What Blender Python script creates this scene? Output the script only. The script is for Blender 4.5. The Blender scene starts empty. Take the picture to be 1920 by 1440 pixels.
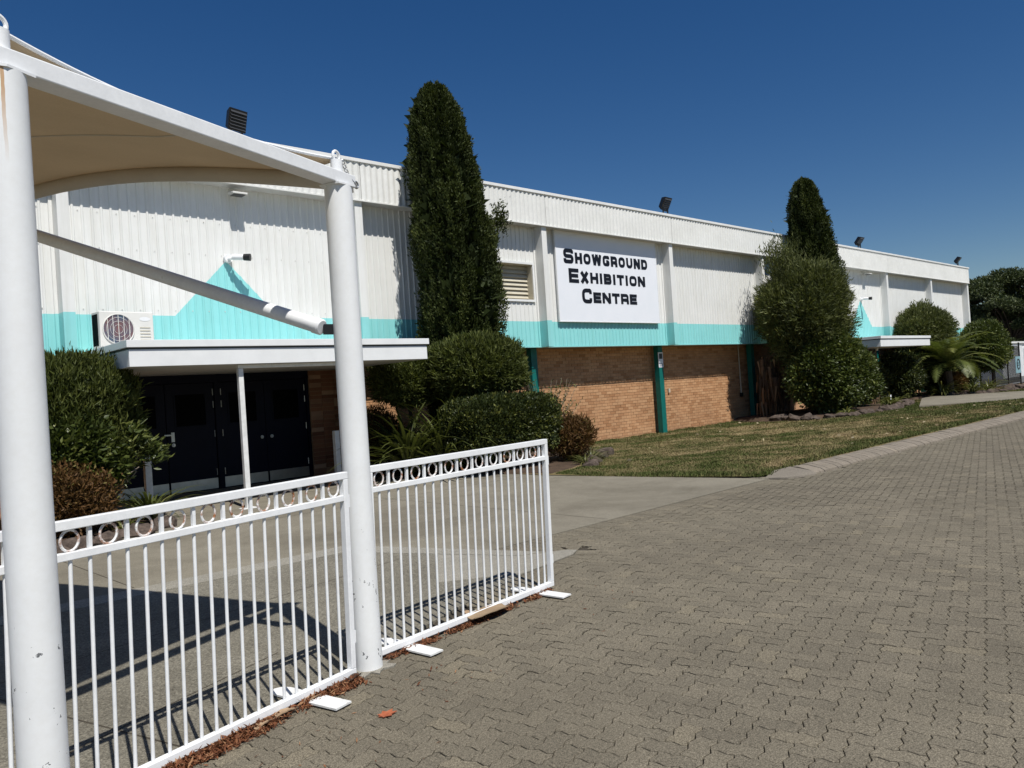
import bpy, bmesh, math, random
import numpy as np
from mathutils import Vector, Matrix
from math import radians, sin, cos, pi, sqrt

random.seed(11)
RNG = np.random.default_rng(11)
sc = bpy.context.scene
C = sc.collection

# ------------------------------------------------------------------ camera, sky, sun, exposure
cam_d = bpy.data.cameras.new('camera')
cam = bpy.data.objects.new('camera', cam_d)
C.objects.link(cam)
cam_d.sensor_fit = 'HORIZONTAL'
cam_d.sensor_width = 36.0
cam_d.lens = 36.0 * 1446.9 / 1920.0
cam_d.clip_start = 0.05
cam_d.clip_end = 2000
R_ = Vector((0.73159325, -0.67854389, -0.06595083))
U_ = Vector((0.04404111, -0.0494968, 0.99780281))
F_ = Vector((0.68031735, 0.73289035, 0.0063277))
cam.matrix_world = Matrix(((R_.x, U_.x, -F_.x, 0), (R_.y, U_.y, -F_.y, 0), (R_.z, U_.z, -F_.z, 1.6), (0, 0, 0, 1)))
sc.camera = cam

SUN = Vector((-0.11, -0.60, 1.0)).normalized()          # towards the sun
SUN_EL = math.asin(SUN.z)
SUN_AZ = math.atan2(SUN.x, SUN.y)                        # clockwise from +Y
world = bpy.data.worlds.new('World')
sc.world = world
world.use_nodes = True
nt = world.node_tree
sky = nt.nodes.new('ShaderNodeTexSky')
sky.sky_type = 'NISHITA'
sky.sun_disc = False
sky.sun_elevation = SUN_EL
sky.sun_rotation = SUN_AZ
sky.altitude = 0
sky.air_density = 1.0
sky.dust_density = 0.0
sky.ozone_density = 3.0
bg = nt.nodes['Background']
bg.inputs['Strength'].default_value = 0.055
hs = nt.nodes.new('ShaderNodeHueSaturation')       # clear dry air: a deeper blue than the model gives
hs.inputs['Hue'].default_value = 0.508
hs.inputs['Saturation'].default_value = 1.33
hs.inputs['Value'].default_value = 1.06
nt.links.new(sky.outputs[0], hs.inputs['Color'])
nt.links.new(hs.outputs[0], bg.inputs[0])

sun_d = bpy.data.lights.new('sun', 'SUN')
sun_d.energy = 4.6
sun_d.angle = radians(0.5)
sun_d.color = (1.0, 0.965, 0.90)
sun_o = bpy.data.objects.new('sun', sun_d)
C.objects.link(sun_o)
sun_o.rotation_euler = SUN.to_track_quat('Z', 'Y').to_euler()
sun_o.location = (0, 0, 30)

vs = sc.view_settings
vs.view_transform = 'Standard'
vs.look = 'None'
vs.exposure = 0.12
vs.gamma = 1.0
vs.use_curve_mapping = False

# ------------------------------------------------------------------ helpers: materials
def new_mat(name):
    m = bpy.data.materials.new(name)
    m.use_nodes = True
    t = m.node_tree
    b = t.nodes['Principled BSDF']
    return m, t, b

def nd(t, typ, **kw):
    n = t.nodes.new(typ)
    for k, v in kw.items():
        setattr(n, k, v)
    return n

def col4(c):
    return (c[0], c[1], c[2], 1.0)

def coords(t, space='Object'):
    if space == 'World':
        return nd(t, 'ShaderNodeNewGeometry').outputs['Position']
    return nd(t, 'ShaderNodeTexCoord').outputs['Object']

def noise(t, vec, scale, detail=4, rough=0.6, dist=0.0):
    n = nd(t, 'ShaderNodeTexNoise')
    n.inputs['Scale'].default_value = scale
    n.inputs['Detail'].default_value = detail
    n.inputs['Roughness'].default_value = rough
    n.inputs['Distortion'].default_value = dist
    t.links.new(vec, n.inputs['Vector'])
    return n.outputs['Fac']

def ramp(t, fac, stops):
    r = nd(t, 'ShaderNodeValToRGB')
    el = r.color_ramp.elements
    while len(el) < len(stops):
        el.new(0.5)
    for e, (p, c) in zip(el, stops):
        e.position = p
        e.color = col4(c) if len(c) == 3 else c
    t.links.new(fac, r.inputs[0])
    return r.outputs[0]

def mixc(t, fac, a, b, mode='MIX'):
    n = nd(t, 'ShaderNodeMix')
    n.data_type = 'RGBA'
    n.blend_type = mode
    for s, v in ((n.inputs[0], fac), (n.inputs[6], a), (n.inputs[7], b)):
        if hasattr(v, 'is_linked'):
            t.links.new(v, s)
        elif isinstance(v, (tuple, list)):
            s.default_value = col4(v)
        else:
            s.default_value = v
    return n.outputs[2]

def math_n(t, op, a, b=None, c=None):
    n = nd(t, 'ShaderNodeMath')
    n.operation = op
    for s, v in zip(n.inputs, (a, b, c)):
        if v is None:
            continue
        if hasattr(v, 'is_linked'):
            t.links.new(v, s)
        else:
            s.default_value = v
    return n.outputs[0]

def bump(t, b, height, strength=0.3, dist=0.01):
    n = nd(t, 'ShaderNodeBump')
    n.inputs['Strength'].default_value = strength
    n.inputs['Distance'].default_value = dist
    t.links.new(height, n.inputs['Height'])
    t.links.new(n.outputs[0], b.inputs['Normal'])

def noisy(name, c1, c2, scale=8, rough=0.7, fine=None, fine_amt=0.25, bstr=0.0, bscale=60, spec=0.3, space='World', metal=0.0, dirt=None):
    """two colours blended by a broad noise, broken up by a fine one"""
    m, t, b = new_mat(name)
    v = coords(t, space)
    f = noise(t, v, scale, 5, 0.65)
    base = ramp(t, f, [(0.32, c1), (0.68, c2)])
    if fine:
        g = noise(t, v, fine, 3, 0.7)
        k = ramp(t, g, [(0.25, (1 - fine_amt,) * 3), (0.75, (1 + fine_amt,) * 3)])
        base = mixc(t, 1.0, base, k, 'MULTIPLY')
    if dirt:
        dcol, dscale, lo, hi = dirt
        g = noise(t, v, dscale, 6, 0.7)
        k = ramp(t, g, [(lo, (0, 0, 0)), (hi, (1, 1, 1))])
        base = mixc(t, k, base, dcol)
    t.links.new(base, b.inputs['Base Color'])
    b.inputs['Roughness'].default_value = rough
    b.inputs['Metallic'].default_value = metal
    b.inputs['Specular IOR Level'].default_value = spec
    if bstr:
        bump(t, b, noise(t, v, bscale, 4, 0.7), bstr, 0.01)
    return m

def plain(name, c, rough=0.5, metal=0.0, spec=0.4, amt=0.06):
    return noisy(name, tuple(x * (1 - amt) for x in c), tuple(x * (1 + amt) for x in c), 3.0, rough, spec=spec, metal=metal)

# ------------------------------------------------------------------ helpers: meshes
class MB:
    def __init__(s):
        s.v = []
        s.f = []

    def add(s, vs_, fs):
        o = len(s.v)
        s.v += [tuple(p) for p in vs_]
        s.f += [tuple(i + o for i in f) for f in fs]
        return s

    def box(s, x0, x1, y0, y1, z0, z1):
        return s.add([(x0, y0, z0), (x1, y0, z0), (x1, y1, z0), (x0, y1, z0), (x0, y0, z1), (x1, y0, z1), (x1, y1, z1), (x0, y1, z1)],
                     [(0, 3, 2, 1), (4, 5, 6, 7), (0, 1, 5, 4), (1, 2, 6, 5), (2, 3, 7, 6), (3, 0, 4, 7)])

    def bar(s, a, b, w, h, up=(0, 0, 1)):
        """a bar of section w (sideways) x h (along up) from a to b"""
        a, b, up = Vector(a), Vector(b), Vector(up)
        d = (b - a).normalized()
        sx = d.cross(up)
        if sx.length < 1e-5:
            sx = d.cross(Vector((1, 0, 0)))
        sx.normalize()
        uy = sx.cross(d).normalized()
        q = [(-w / 2, -h / 2), (w / 2, -h / 2), (w / 2, h / 2), (-w / 2, h / 2)]
        vv = [a + sx * x + uy * y for x, y in q] + [b + sx * x + uy * y for x, y in q]
        return s.add(vv, [(0, 1, 2, 3), (7, 6, 5, 4), (0, 4, 5, 1), (1, 5, 6, 2), (2, 6, 7, 3), (3, 7, 4, 0)])

    def tube(s, path, r, n=12, caps=True, closed=False):
        P = [Vector(p) for p in path]
        m = len(P)
        rr = r if isinstance(r, (list, tuple)) else [r] * m
        prev = None
        rings = []
        for i, p in enumerate(P):
            if closed:
                d = (P[(i + 1) % m] - P[i - 1]).normalized()
            else:
                d = (P[min(i + 1, m - 1)] - P[max(i - 1, 0)]).normalized()
            if prev is None:
                a = d.cross(Vector((0, 0, 1)))
                if a.length < 1e-3:
                    a = d.cross(Vector((1, 0, 0)))
            else:
                a = prev - d * prev.dot(d)
            a.normalize()
            prev = a
            b = d.cross(a)
            rings.append([p + (a * cos(2 * pi * k / n) + b * sin(2 * pi * k / n)) * rr[i] for k in range(n)])
        vv = [q for ring in rings for q in ring]
        ff = []
        for i in range(m if closed else m - 1):
            j = (i + 1) % m
            for k in range(n):
                k2 = (k + 1) % n
                ff.append((i * n + k, i * n + k2, j * n + k2, j * n + k))
        if caps and not closed:
            ff.append(tuple(range(n))[::-1])
            ff.append(tuple((m - 1) * n + k for k in range(n)))
        return s.add(vv, ff)

    def prism(s, poly, z0, z1):
        n = len(poly)
        vv = [(x, y, z0) for x, y in poly] + [(x, y, z1) for x, y in poly]
        ff = [tuple(range(n))[::-1], tuple(range(n, 2 * n))]
        for i in range(n):
            j = (i + 1) % n
            ff.append((i, j, n + j, n + i))
        return s.add(vv, ff)

    def build(s, name, mat, parent=None, smooth=False, bevel=0.0):
        me = bpy.data.meshes.new(name)
        me.from_pydata(s.v, [], s.f)
        me.materials.append(mat)
        if smooth:
            me.polygons.foreach_set('use_smooth', [True] * len(me.polygons))
            me.set_sharp_from_angle(angle=radians(40))
        o = bpy.data.objects.new(name, me)
        C.objects.link(o)
        o.parent = parent
        if bevel:
            bv = o.modifiers.new('bevel', 'BEVEL')
            bv.width = bevel
            bv.segments = 2
            bv.limit_method = 'ANGLE'
        return o

def mesh_np(name, verts, tris, mat, parent=None, tint=None, quads=False, flat=False):
    """numpy mesh; tint is one float per face stored as an attribute"""
    me = bpy.data.meshes.new(name)
    k = 4 if quads else 3
    nv, nf = len(verts), len(tris)
    me.vertices.add(nv)
    me.vertices.foreach_set('co', np.asarray(verts, np.float32).ravel())
    me.loops.add(nf * k)
    me.loops.foreach_set('vertex_index', np.asarray(tris, np.int32).ravel())
    me.polygons.add(nf)
    me.polygons.foreach_set('loop_start', np.arange(0, nf * k, k, dtype=np.int32))
    me.polygons.foreach_set('loop_total', np.full(nf, k, np.int32))
    if tint is not None:
        a = me.attributes.new('tint', 'FLOAT', 'FACE')
        a.data.foreach_set('value', np.asarray(tint, np.float32))
    me.materials.append(mat)
    me.update(calc_edges=True)
    me.validate()
    if flat:
        me.shade_flat()
    o = bpy.data.objects.new(name, me)
    C.objects.link(o)
    o.parent = parent
    return o

def tag(o, label=None, cat=None, group=None, kind=None):
    for k, v in (('label', label), ('category', cat), ('group', group), ('kind', kind)):
        if v:
            o[k] = v
    return o

def empty(name, label, cat, loc=(0, 0, 0), group=None):
    o = bpy.data.objects.new(name, None)
    C.objects.link(o)
    o.location = loc
    o.empty_display_size = 0.2
    return tag(o, label, cat, group)

def copy_tree(o, parent=None):
    c = o.copy()
    C.objects.link(c)
    c.parent = parent
    for ch in list(o.children):
        copy_tree(ch, c)
    return c

_LAT = RNG.random((32, 32, 32)).astype(np.float32)
def vnoise(p):
    """smooth lattice noise, p (n,3) -> 0..1"""
    p = np.asarray(p, np.float64)
    i = np.floor(p).astype(int)
    f = p - i
    f = f * f * (3 - 2 * f)
    out = 0
    for dx in (0, 1):
        for dy in (0, 1):
            for dz in (0, 1):
                w = (f[:, 0] if dx else 1 - f[:, 0]) * (f[:, 1] if dy else 1 - f[:, 1]) * (f[:, 2] if dz else 1 - f[:, 2])
                out = out + w * _LAT[(i[:, 0] + dx) % 32, (i[:, 1] + dy) % 32, (i[:, 2] + dz) % 32]
    return out
def fbm(p):
    p = np.asarray(p, float)
    return (vnoise(p) + 0.5 * vnoise(p * 2.1 + 7.3) + 0.25 * vnoise(p * 4.3 + 3.1)) / 1.75

# ------------------------------------------------------------------ materials
def cladding_mat():
    """off-white paint over a turquoise dado with two painted peaks"""
    m, t, b = new_mat('cladding_paint')
    pos = nd(t, 'ShaderNodeNewGeometry').outputs['Position']
    sp = nd(t, 'ShaderNodeSeparateXYZ')
    t.links.new(pos, sp.inputs[0])
    X, Z = sp.outputs[0], sp.outputs[2]
    masks = [math_n(t, 'LESS_THAN', Z, 3.308)]
    for ax, az in ((6.05, 4.36), (34.2, 4.45)):
        d = math_n(t, 'ABSOLUTE', math_n(t, 'SUBTRACT', X, ax))
        h = math_n(t, 'SUBTRACT', az, Z)
        masks.append(math_n(t, 'GREATER_THAN', h, math_n(t, 'MULTIPLY', d, 1.06)))
    k = masks[0]
    for q in masks[1:]:
        k = math_n(t, 'MAXIMUM', k, q)
    n1 = noise(t, pos, 0.9, 6, 0.7)
    # streaks that run down the sheets
    mp = nd(t, 'ShaderNodeMapping')
    mp.inputs['Scale'].default_value = (9, 9, 0.5)
    t.links.new(pos, mp.inputs[0])
    st = noise(t, mp.outputs[0], 1.0, 4, 0.7)
    white = ramp(t, n1, [(0.3, (0.755, 0.757, 0.73)), (0.7, (0.83, 0.832, 0.81))])
    teal = ramp(t, n1, [(0.3, (0.275, 0.68, 0.675)), (0.7, (0.315, 0.74, 0.74))])
    base = mixc(t, k, white, teal)
    sk = ramp(t, st, [(0.45, (1, 1, 1)), (0.85, (0.86, 0.85, 0.82))])
    base = mixc(t, 1.0, base, sk, 'MULTIPLY')
    t.links.new(base, b.inputs['Base Color'])
    b.inputs['Roughness'].default_value = 0.45
    b.inputs['Specular IOR Level'].default_value = 0.35
    bump(t, b, noise(t, pos, 1.6, 3, 0.5), 0.15, 0.03)
    return m

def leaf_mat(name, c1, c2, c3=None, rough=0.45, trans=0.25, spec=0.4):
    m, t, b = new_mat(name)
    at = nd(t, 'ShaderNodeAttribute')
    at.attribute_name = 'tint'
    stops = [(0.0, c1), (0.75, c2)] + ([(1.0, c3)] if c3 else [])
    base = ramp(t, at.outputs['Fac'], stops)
    t.links.new(base, b.inputs['Base Color'])
    b.inputs['Roughness'].default_value = rough
    b.inputs['Specular IOR Level'].default_value = spec
    tr = nd(t, 'ShaderNodeBsdfTranslucent')
    br = mixc(t, 1.0, base, (1.3, 1.35, 0.7), 'MULTIPLY')
    t.links.new(br, tr.inputs[0])
    mx = nd(t, 'ShaderNodeMixShader')
    mx.inputs[0].default_value = trans
    t.links.new(b.outputs[0], mx.inputs[1])
    t.links.new(tr.outputs[0], mx.inputs[2])
    t.links.new(mx.outputs[0], t.nodes['Material Output'].inputs[0])
    return m

def stone_mat(name, c1, c2, speck, scale=1.2, tint='none', speck_scale=160, rough=0.9, stain=True):
    """concrete-like: broad blotches, grit, pores"""
    m, t, b = new_mat(name)
    v = coords(t, 'World')
    f = noise(t, v, scale, 6, 0.68)
    base = ramp(t, f, [(0.3, c1), (0.7, c2)])
    g = noise(t, v, speck_scale, 2, 0.8)
    base = mixc(t, 1.0, base, ramp(t, g, [(0.34, (1 - speck,) * 3), (0.66, (1 + speck,) * 3)]), 'MULTIPLY')
    g2 = noise(t, v, speck_scale * 0.42, 2, 0.8)
    base = mixc(t, 1.0, base, ramp(t, g2, [(0.30, (1 - speck * 0.55,) * 3), (0.70, (1 + speck * 0.55,) * 3)]), 'MULTIPLY')
    if stain:
        s_ = noise(t, v, 0.45, 5, 0.75, 0.6)
        dk = (0.88, 0.875, 0.87) if stain == 'soft' else (0.76, 0.75, 0.73)
        base = mixc(t, 1.0, base, ramp(t, s_, [(0.34, dk), (0.58, (1.04, 1.04, 1.03))]), 'MULTIPLY')
        if stain == 'soft':                          # small oil spots and damp joints
            o_ = noise(t, v, 3.2, 4, 0.7, 0.4)
            base = mixc(t, 1.0, base, ramp(t, o_, [(0.69, (1, 1, 1)), (0.76, (0.74, 0.72, 0.70))]), 'MULTIPLY')
    if tint == 'random':
        r = nd(t, 'ShaderNodeObjectInfo').outputs['Random']
    elif tint == 'attr':
        a = nd(t, 'ShaderNodeAttribute')
        a.attribute_name = 'tint'
        r = a.outputs['Fac']
    else:
        r = None
    if r is not None:
        k = ramp(t, r, [(0.0, (0.90, 0.895, 0.89)), (0.5, (1.0, 0.995, 0.985)), (0.95, (1.06, 1.05, 1.035)), (1.0, (1.18, 1.16, 1.11))])
        base = mixc(t, 1.0, base, k, 'MULTIPLY')
    t.links.new(base, b.inputs['Base Color'])
    b.inputs['Roughness'].default_value = rough
    b.inputs['Specular IOR Level'].default_value = 0.2
    bump(t, b, noise(t, v, speck_scale * 0.8, 3, 0.8), 0.5, 0.006)
    return m

def brick_mat(name, tint, cols):
    m, t, b = new_mat(name)
    v = coords(t, 'World')
    if tint == 'random':
        r = nd(t, 'ShaderNodeObjectInfo').outputs['Random']
    else:
        a = nd(t, 'ShaderNodeAttribute')
        a.attribute_name = 'tint'
        r = a.outputs['Fac']
    n = len(cols)
    base = ramp(t, r, [(i / (n - 1), c) for i, c in enumerate(cols)])
    g = noise(t, v, 45, 4, 0.75)
    base = mixc(t, 1.0, base, ramp(t, g, [(0.25, (0.78,) * 3), (0.75, (1.14,) * 3)]), 'MULTIPLY')
    s_ = noise(t, v, 1.1, 5, 0.7)
    base = mixc(t, 1.0, base, ramp(t, s_, [(0.35, (0.86, 0.85, 0.84)), (0.65, (1.06, 1.05, 1.03))]), 'MULTIPLY')
    t.links.new(base, b.inputs['Base Color'])
    b.inputs['Roughness'].default_value = 0.9
    b.inputs['Specular IOR Level'].default_value = 0.2
    bump(t, b, g, 0.5, 0.004)
    return m

def pole_mat():
    """thick white gloss paint with a few chips down to grey steel and a rust run"""
    m, t, b = new_mat('pole_paint')
    v = coords(t, 'World')
    sp = nd(t, 'ShaderNodeSeparateXYZ')
    t.links.new(v, sp.inputs[0])
    f = noise(t, v, 2.0, 4, 0.6)
    base = ramp(t, f, [(0.3, (0.78, 0.79, 0.79)), (0.7, (0.84, 0.85, 0.845))])
    mp = nd(t, 'ShaderNodeMapping')
    mp.inputs['Scale'].default_value = (14, 14, 11)
    t.links.new(v, mp.inputs[0])
    ch = noise(t, mp.outputs[0], 1.0, 5, 0.72, 0.3)
    low = ramp(t, sp.outputs[2], [(0.75, (1, 1, 1)), (0.95, (0, 0, 0))])
    chip = ramp(t, ch, [(0.635, (0, 0, 0)), (0.642, (1, 1, 1))])
    chip = mixc(t, 1.0, chip, low, 'MULTIPLY')
    base = mixc(t, chip, base, (0.09, 0.095, 0.10))
    # rust run below the pole head nearest the camera
    dx = math_n(t, 'ABSOLUTE', math_n(t, 'SUBTRACT', sp.outputs[0], math_n(t, 'ADD', 0.583, math_n(t, 'MULTIPLY', noise(t, v, 9, 2), 0.012))))
    run = math_n(t, 'LESS_THAN', dx, 0.0055)
    run = math_n(t, 'MULTIPLY', run, math_n(t, 'LESS_THAN', sp.outputs[1], 3.25))
    mr = nd(t, 'ShaderNodeMapRange')
    mr.inputs[1].default_value, mr.inputs[2].default_value, mr.inputs[3].default_value, mr.inputs[4].default_value = 2.52, 2.80, 0.0, 0.85
    t.links.new(sp.outputs[2], mr.inputs[0])
    base = mixc(t, math_n(t, 'MULTIPLY', run, mr.outputs[0]), base, (0.50, 0.27, 0.09))
    g = noise(t, v, 26, 4, 0.7)
    base = mixc(t, 1.0, base, ramp(t, g, [(0.3, (0.965, 0.96, 0.95)), (0.6, (1, 1, 1))]), 'MULTIPLY')
    t.links.new(base, b.inputs['Base Color'])
    b.inputs['Roughness'].default_value = 0.42
    b.inputs['Specular IOR Level'].default_value = 0.4
    bump(t, b, noise(t, v, 9, 3, 0.6), 0.12, 0.006)
    return m

def lawn_mat(name, attr):
    m, t, b = new_mat(name)
    v = coords(t, 'World')
    green, mid, dry = (0.070, 0.090, 0.024), (0.155, 0.142, 0.058), (0.265, 0.205, 0.105)
    if attr:
        a = nd(t, 'ShaderNodeAttribute')
        a.attribute_name = 'tint'
        fac = a.outputs['Fac']
        base = ramp(t, fac, [(0.0, green), (0.45, mid), (0.8, dry), (1.0, (0.36, 0.29, 0.15))])
    else:
        n1 = noise(t, v, 0.5, 5, 0.65)
        n2 = noise(t, v, 14, 4, 0.8)
        fac = math_n(t, 'ADD', math_n(t, 'MULTIPLY', n1, 0.8), math_n(t, 'MULTIPLY', n2, 0.35))
        base = ramp(t, fac, [(0.42, (0.085, 0.085, 0.030)), (0.58, (0.20, 0.155, 0.075)), (0.74, (0.28, 0.20, 0.11))])
    t.links.new(base, b.inputs['Base Color'])
    b.inputs['Roughness'].default_value = 0.85
    b.inputs['Specular IOR Level'].default_value = 0.15
    if not attr:
        bump(t, b, noise(t, v, 40, 4, 0.8), 0.8, 0.03)
    return m

MT = dict(
    clad=cladding_mat(),
    fascia=noisy('fascia_paint', (0.74, 0.74, 0.705), (0.82, 0.82, 0.79), 1.2, 0.45, fine=9, fine_amt=0.05, dirt=((0.52, 0.50, 0.44), 1.9, 0.66, 0.90)),
    trim=noisy('white_trim', (0.76, 0.77, 0.77), (0.84, 0.85, 0.85), 2.0, 0.4, dirt=((0.55, 0.54, 0.50), 2.7, 0.66, 0.92)),
    cap=plain('capping', (0.80, 0.80, 0.78), 0.4),
    soffit=noisy('soffit_paint', (0.55, 0.54, 0.51), (0.66, 0.65, 0.62), 2.0, 0.7, dirt=((0.28, 0.25, 0.20), 2.2, 0.58, 0.85)),
    roof=plain('roof_metal', (0.55, 0.56, 0.56), 0.4, 0.3),
    mortar=noisy('mortar', (0.30, 0.195, 0.118), (0.37, 0.245, 0.15), 6, 0.95, fine=90, bstr=0.4),
    brick=brick_mat('brick_single', 'random', [(0.40, 0.205, 0.10), (0.53, 0.295, 0.155), (0.58, 0.34, 0.185), (0.50, 0.27, 0.14)]),
    brick_a=brick_mat('brick_many', 'attr', [(0.40, 0.205, 0.10), (0.53, 0.295, 0.155), (0.58, 0.34, 0.185), (0.50, 0.27, 0.14)]),
    pier=brick_mat('brick_pier', 'random', [(0.17, 0.075, 0.045), (0.30, 0.14, 0.08), (0.22, 0.10, 0.06), (0.48, 0.30, 0.20)]),
    green=noisy('green_post_paint', (0.005, 0.125, 0.108), (0.008, 0.155, 0.134), 4, 0.4),
    door=noisy('navy_door_paint', (0.0028, 0.0035, 0.012), (0.004, 0.005, 0.017), 2, 0.5, spec=0.15),
    dark=plain('black_glass', (0.0015, 0.0015, 0.002), 0.6, spec=0.05),
    steel=noisy('brushed_steel', (0.42, 0.42, 0.41), (0.55, 0.55, 0.54), 5, 0.35, metal=0.9),
    white=noisy('white_gloss', (0.77, 0.78, 0.785), (0.86, 0.87, 0.875), 5, 0.4, fine=40, fine_amt=0.03, dirt=((0.50, 0.44, 0.36), 22, 0.68, 0.80)),
    pole=pole_mat(),
    plate=noisy('white_foot_paint', (0.66, 0.66, 0.64), (0.82, 0.82, 0.81), 9, 0.55, dirt=((0.30, 0.24, 0.18), 12, 0.66, 0.78)),
    rust=noisy('rust_and_paint', (0.78, 0.78, 0.77), (0.82, 0.82, 0.81), 5, 0.55, dirt=((0.30, 0.12, 0.045), 22, 0.46, 0.60)),
    black=plain('black_metal', (0.012, 0.012, 0.013), 0.45),
    grille=plain('lamp_grille', (0.06, 0.062, 0.065), 0.4),
    sign=noisy('sign_white', (0.82, 0.85, 0.90), (0.86, 0.88, 0.93), 1.5, 0.35),
    ink=plain('sign_black', (0.006, 0.006, 0.010), 0.4),
    cream=noisy('louvre_cream', (0.50, 0.46, 0.36), (0.58, 0.54, 0.44), 4, 0.5),
    acw=noisy('aircon_white', (0.70, 0.69, 0.65), (0.76, 0.75, 0.71), 4, 0.45),
    acblue=noisy('aircon_coil', (0.05, 0.13, 0.20), (0.26, 0.085, 0.05), 2.6, 0.5, space='Object'),
    conc=stone_mat('concrete', (0.180, 0.162, 0.126), (0.245, 0.222, 0.176), 0.24, 0.8),
    agg=stone_mat('exposed_aggregate', (0.152, 0.140, 0.112), (0.205, 0.190, 0.155), 0.50, 1.3, speck_scale=105),
    aggl=stone_mat('pale_aggregate', (0.24, 0.225, 0.19), (0.30, 0.28, 0.235), 0.36, 1.8, speck_scale=120, stain=False),
    paver=stone_mat('paver_single', (0.150, 0.132, 0.099), (0.182, 0.160, 0.121), 0.55, 1.0, 'random', 150, stain='soft'),
    paver_a=stone_mat('paver_many', (0.150, 0.132, 0.099), (0.182, 0.160, 0.121), 0.55, 1.0, 'attr', 150, stain='soft'),
    joint=stone_mat('joint_sand', (0.050, 0.042, 0.031), (0.078, 0.066, 0.050), 0.3, 3.0, stain=False),
    kerb=stone_mat('kerb_concrete', (0.185, 0.160, 0.128), (0.245, 0.212, 0.172), 0.25, 2.2, 'random', 120, stain=False),
    kerbm=stone_mat('kerb_bed', (0.165, 0.145, 0.118), (0.215, 0.19, 0.155), 0.25, 2.2, 'none', 120, stain=False),
    soil=noisy('garden_soil', (0.045, 0.030, 0.020), (0.095, 0.062, 0.040), 4, 1.0, fine=60, fine_amt=0.5, bstr=0.9, bscale=30),
    rock=noisy('garden_rock', (0.045, 0.034, 0.028), (0.13, 0.098, 0.078), 9, 0.95, fine=40, fine_amt=0.3, bstr=0.8, bscale=18),
    lawn=lawn_mat('lawn_soil', False),
    grass=lawn_mat('grass_blade', True),
    asphalt=stone_mat('asphalt', (0.11, 0.11, 0.11), (0.15, 0.15, 0.145), 0.3, 0.6),
    earth=noisy('far_ground', (0.07, 0.07, 0.03), (0.14, 0.12, 0.06), 0.2, 1.0, fine=3, fine_amt=0.3),
    bark=noisy('tree_bark', (0.06, 0.045, 0.035), (0.12, 0.09, 0.07), 9, 0.95, bstr=0.8, bscale=25),
    twig=noisy('dry_twig', (0.20, 0.16, 0.12), (0.30, 0.25, 0.19), 9, 0.9),
    cyp=leaf_mat('cypress_leaf', (0.020, 0.030, 0.008), (0.062, 0.078, 0.019), (0.125, 0.138, 0.036), 0.6, 0.14, 0.2),
    wisp=leaf_mat('wispy_leaf', (0.044, 0.056, 0.020), (0.118, 0.134, 0.045), (0.215, 0.225, 0.090), 0.55, 0.25, 0.25),
    ivy=leaf_mat('glossy_leaf', (0.026, 0.040, 0.010), (0.075, 0.098, 0.022), (0.19, 0.205, 0.06), 0.42, 0.22, 0.35),
    needle=leaf_mat('fine_leaf', (0.036, 0.052, 0.013), (0.092, 0.110, 0.027), (0.165, 0.18, 0.048), 0.55, 0.25, 0.25),
    hedge=leaf_mat('hedge_leaf', (0.016, 0.025, 0.008), (0.052, 0.066, 0.017), (0.20, 0.205, 0.05), 0.45, 0.2, 0.3),
    brown=leaf_mat('rusty_leaf', (0.055, 0.034, 0.014), (0.140, 0.072, 0.026), (0.17, 0.15, 0.045), 0.6, 0.25, 0.2),
    strap=leaf_mat('strap_leaf', (0.030, 0.040, 0.012), (0.10, 0.115, 0.032), (0.25, 0.24, 0.09), 0.35, 0.2, 0.5),
    palm=leaf_mat('palm_leaf', (0.042, 0.058, 0.014), (0.115, 0.14, 0.036), (0.23, 0.235, 0.08), 0.45, 0.3, 0.3),
    fartree=leaf_mat('far_tree_leaf', (0.022, 0.036, 0.012), (0.062, 0.080, 0.024), (0.10, 0.115, 0.035), 0.6, 0.15),
    litter=leaf_mat('dry_litter', (0.075, 0.028, 0.014), (0.21, 0.080, 0.036), (0.34, 0.19, 0.10), 0.8, 0.1, 0.2),
    barkchip=noisy('tan_bark', (0.30, 0.20, 0.12), (0.42, 0.29, 0.18), 14, 0.8, bstr=0.4, bscale=40),
    sheath=noisy('palm_sheath', (0.24, 0.17, 0.105), (0.33, 0.24, 0.15), 7, 0.8, bstr=0.3, bscale=30),
    straw=leaf_mat('dead_frond', (0.09, 0.055, 0.03), (0.20, 0.12, 0.07), (0.30, 0.19, 0.11), 0.85, 0.1),
)

def fabric_mat():
    m, t, b = new_mat('shade_cloth')
    v = coords(t, 'World')
    f = noise(t, v, 1.3, 4, 0.6)
    base = ramp(t, f, [(0.3, (0.53, 0.44, 0.315)), (0.7, (0.59, 0.495, 0.36))])
    w = noise(t, v, 120, 2, 0.6)
    base = mixc(t, 1.0, base, ramp(t, w, [(0.3, (0.93,) * 3), (0.7, (1.05,) * 3)]), 'MULTIPLY')
    t.links.new(base, b.inputs['Base Color'])
    b.inputs['Roughness'].default_value = 0.85
    b.inputs['Specular IOR Level'].default_value = 0.1
    tr = nd(t, 'ShaderNodeBsdfTranslucent')
    t.links.new(base, tr.inputs[0])
    mx = nd(t, 'ShaderNodeMixShader')
    mx.inputs[0].default_value = 0.34
    t.links.new(b.outputs[0], mx.inputs[1])
    t.links.new(tr.outputs[0], mx.inputs[2])
    t.links.new(mx.outputs[0], t.nodes['Material Output'].inputs[0])
    return m
MT['fabric'] = fabric_mat()
MT['hem'] = noisy('shade_hem', (0.50, 0.45, 0.37), (0.56, 0.51, 0.42), 3, 0.8)

# ------------------------------------------------------------------ the setting: ground sheets
def struct(o):
    o['kind'] = 'structure'
    return o

def sheet(name, poly, z, mat, thick=0.12):
    return struct(MB().prism(poly, z - thick, z).build(name, mat))

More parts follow.
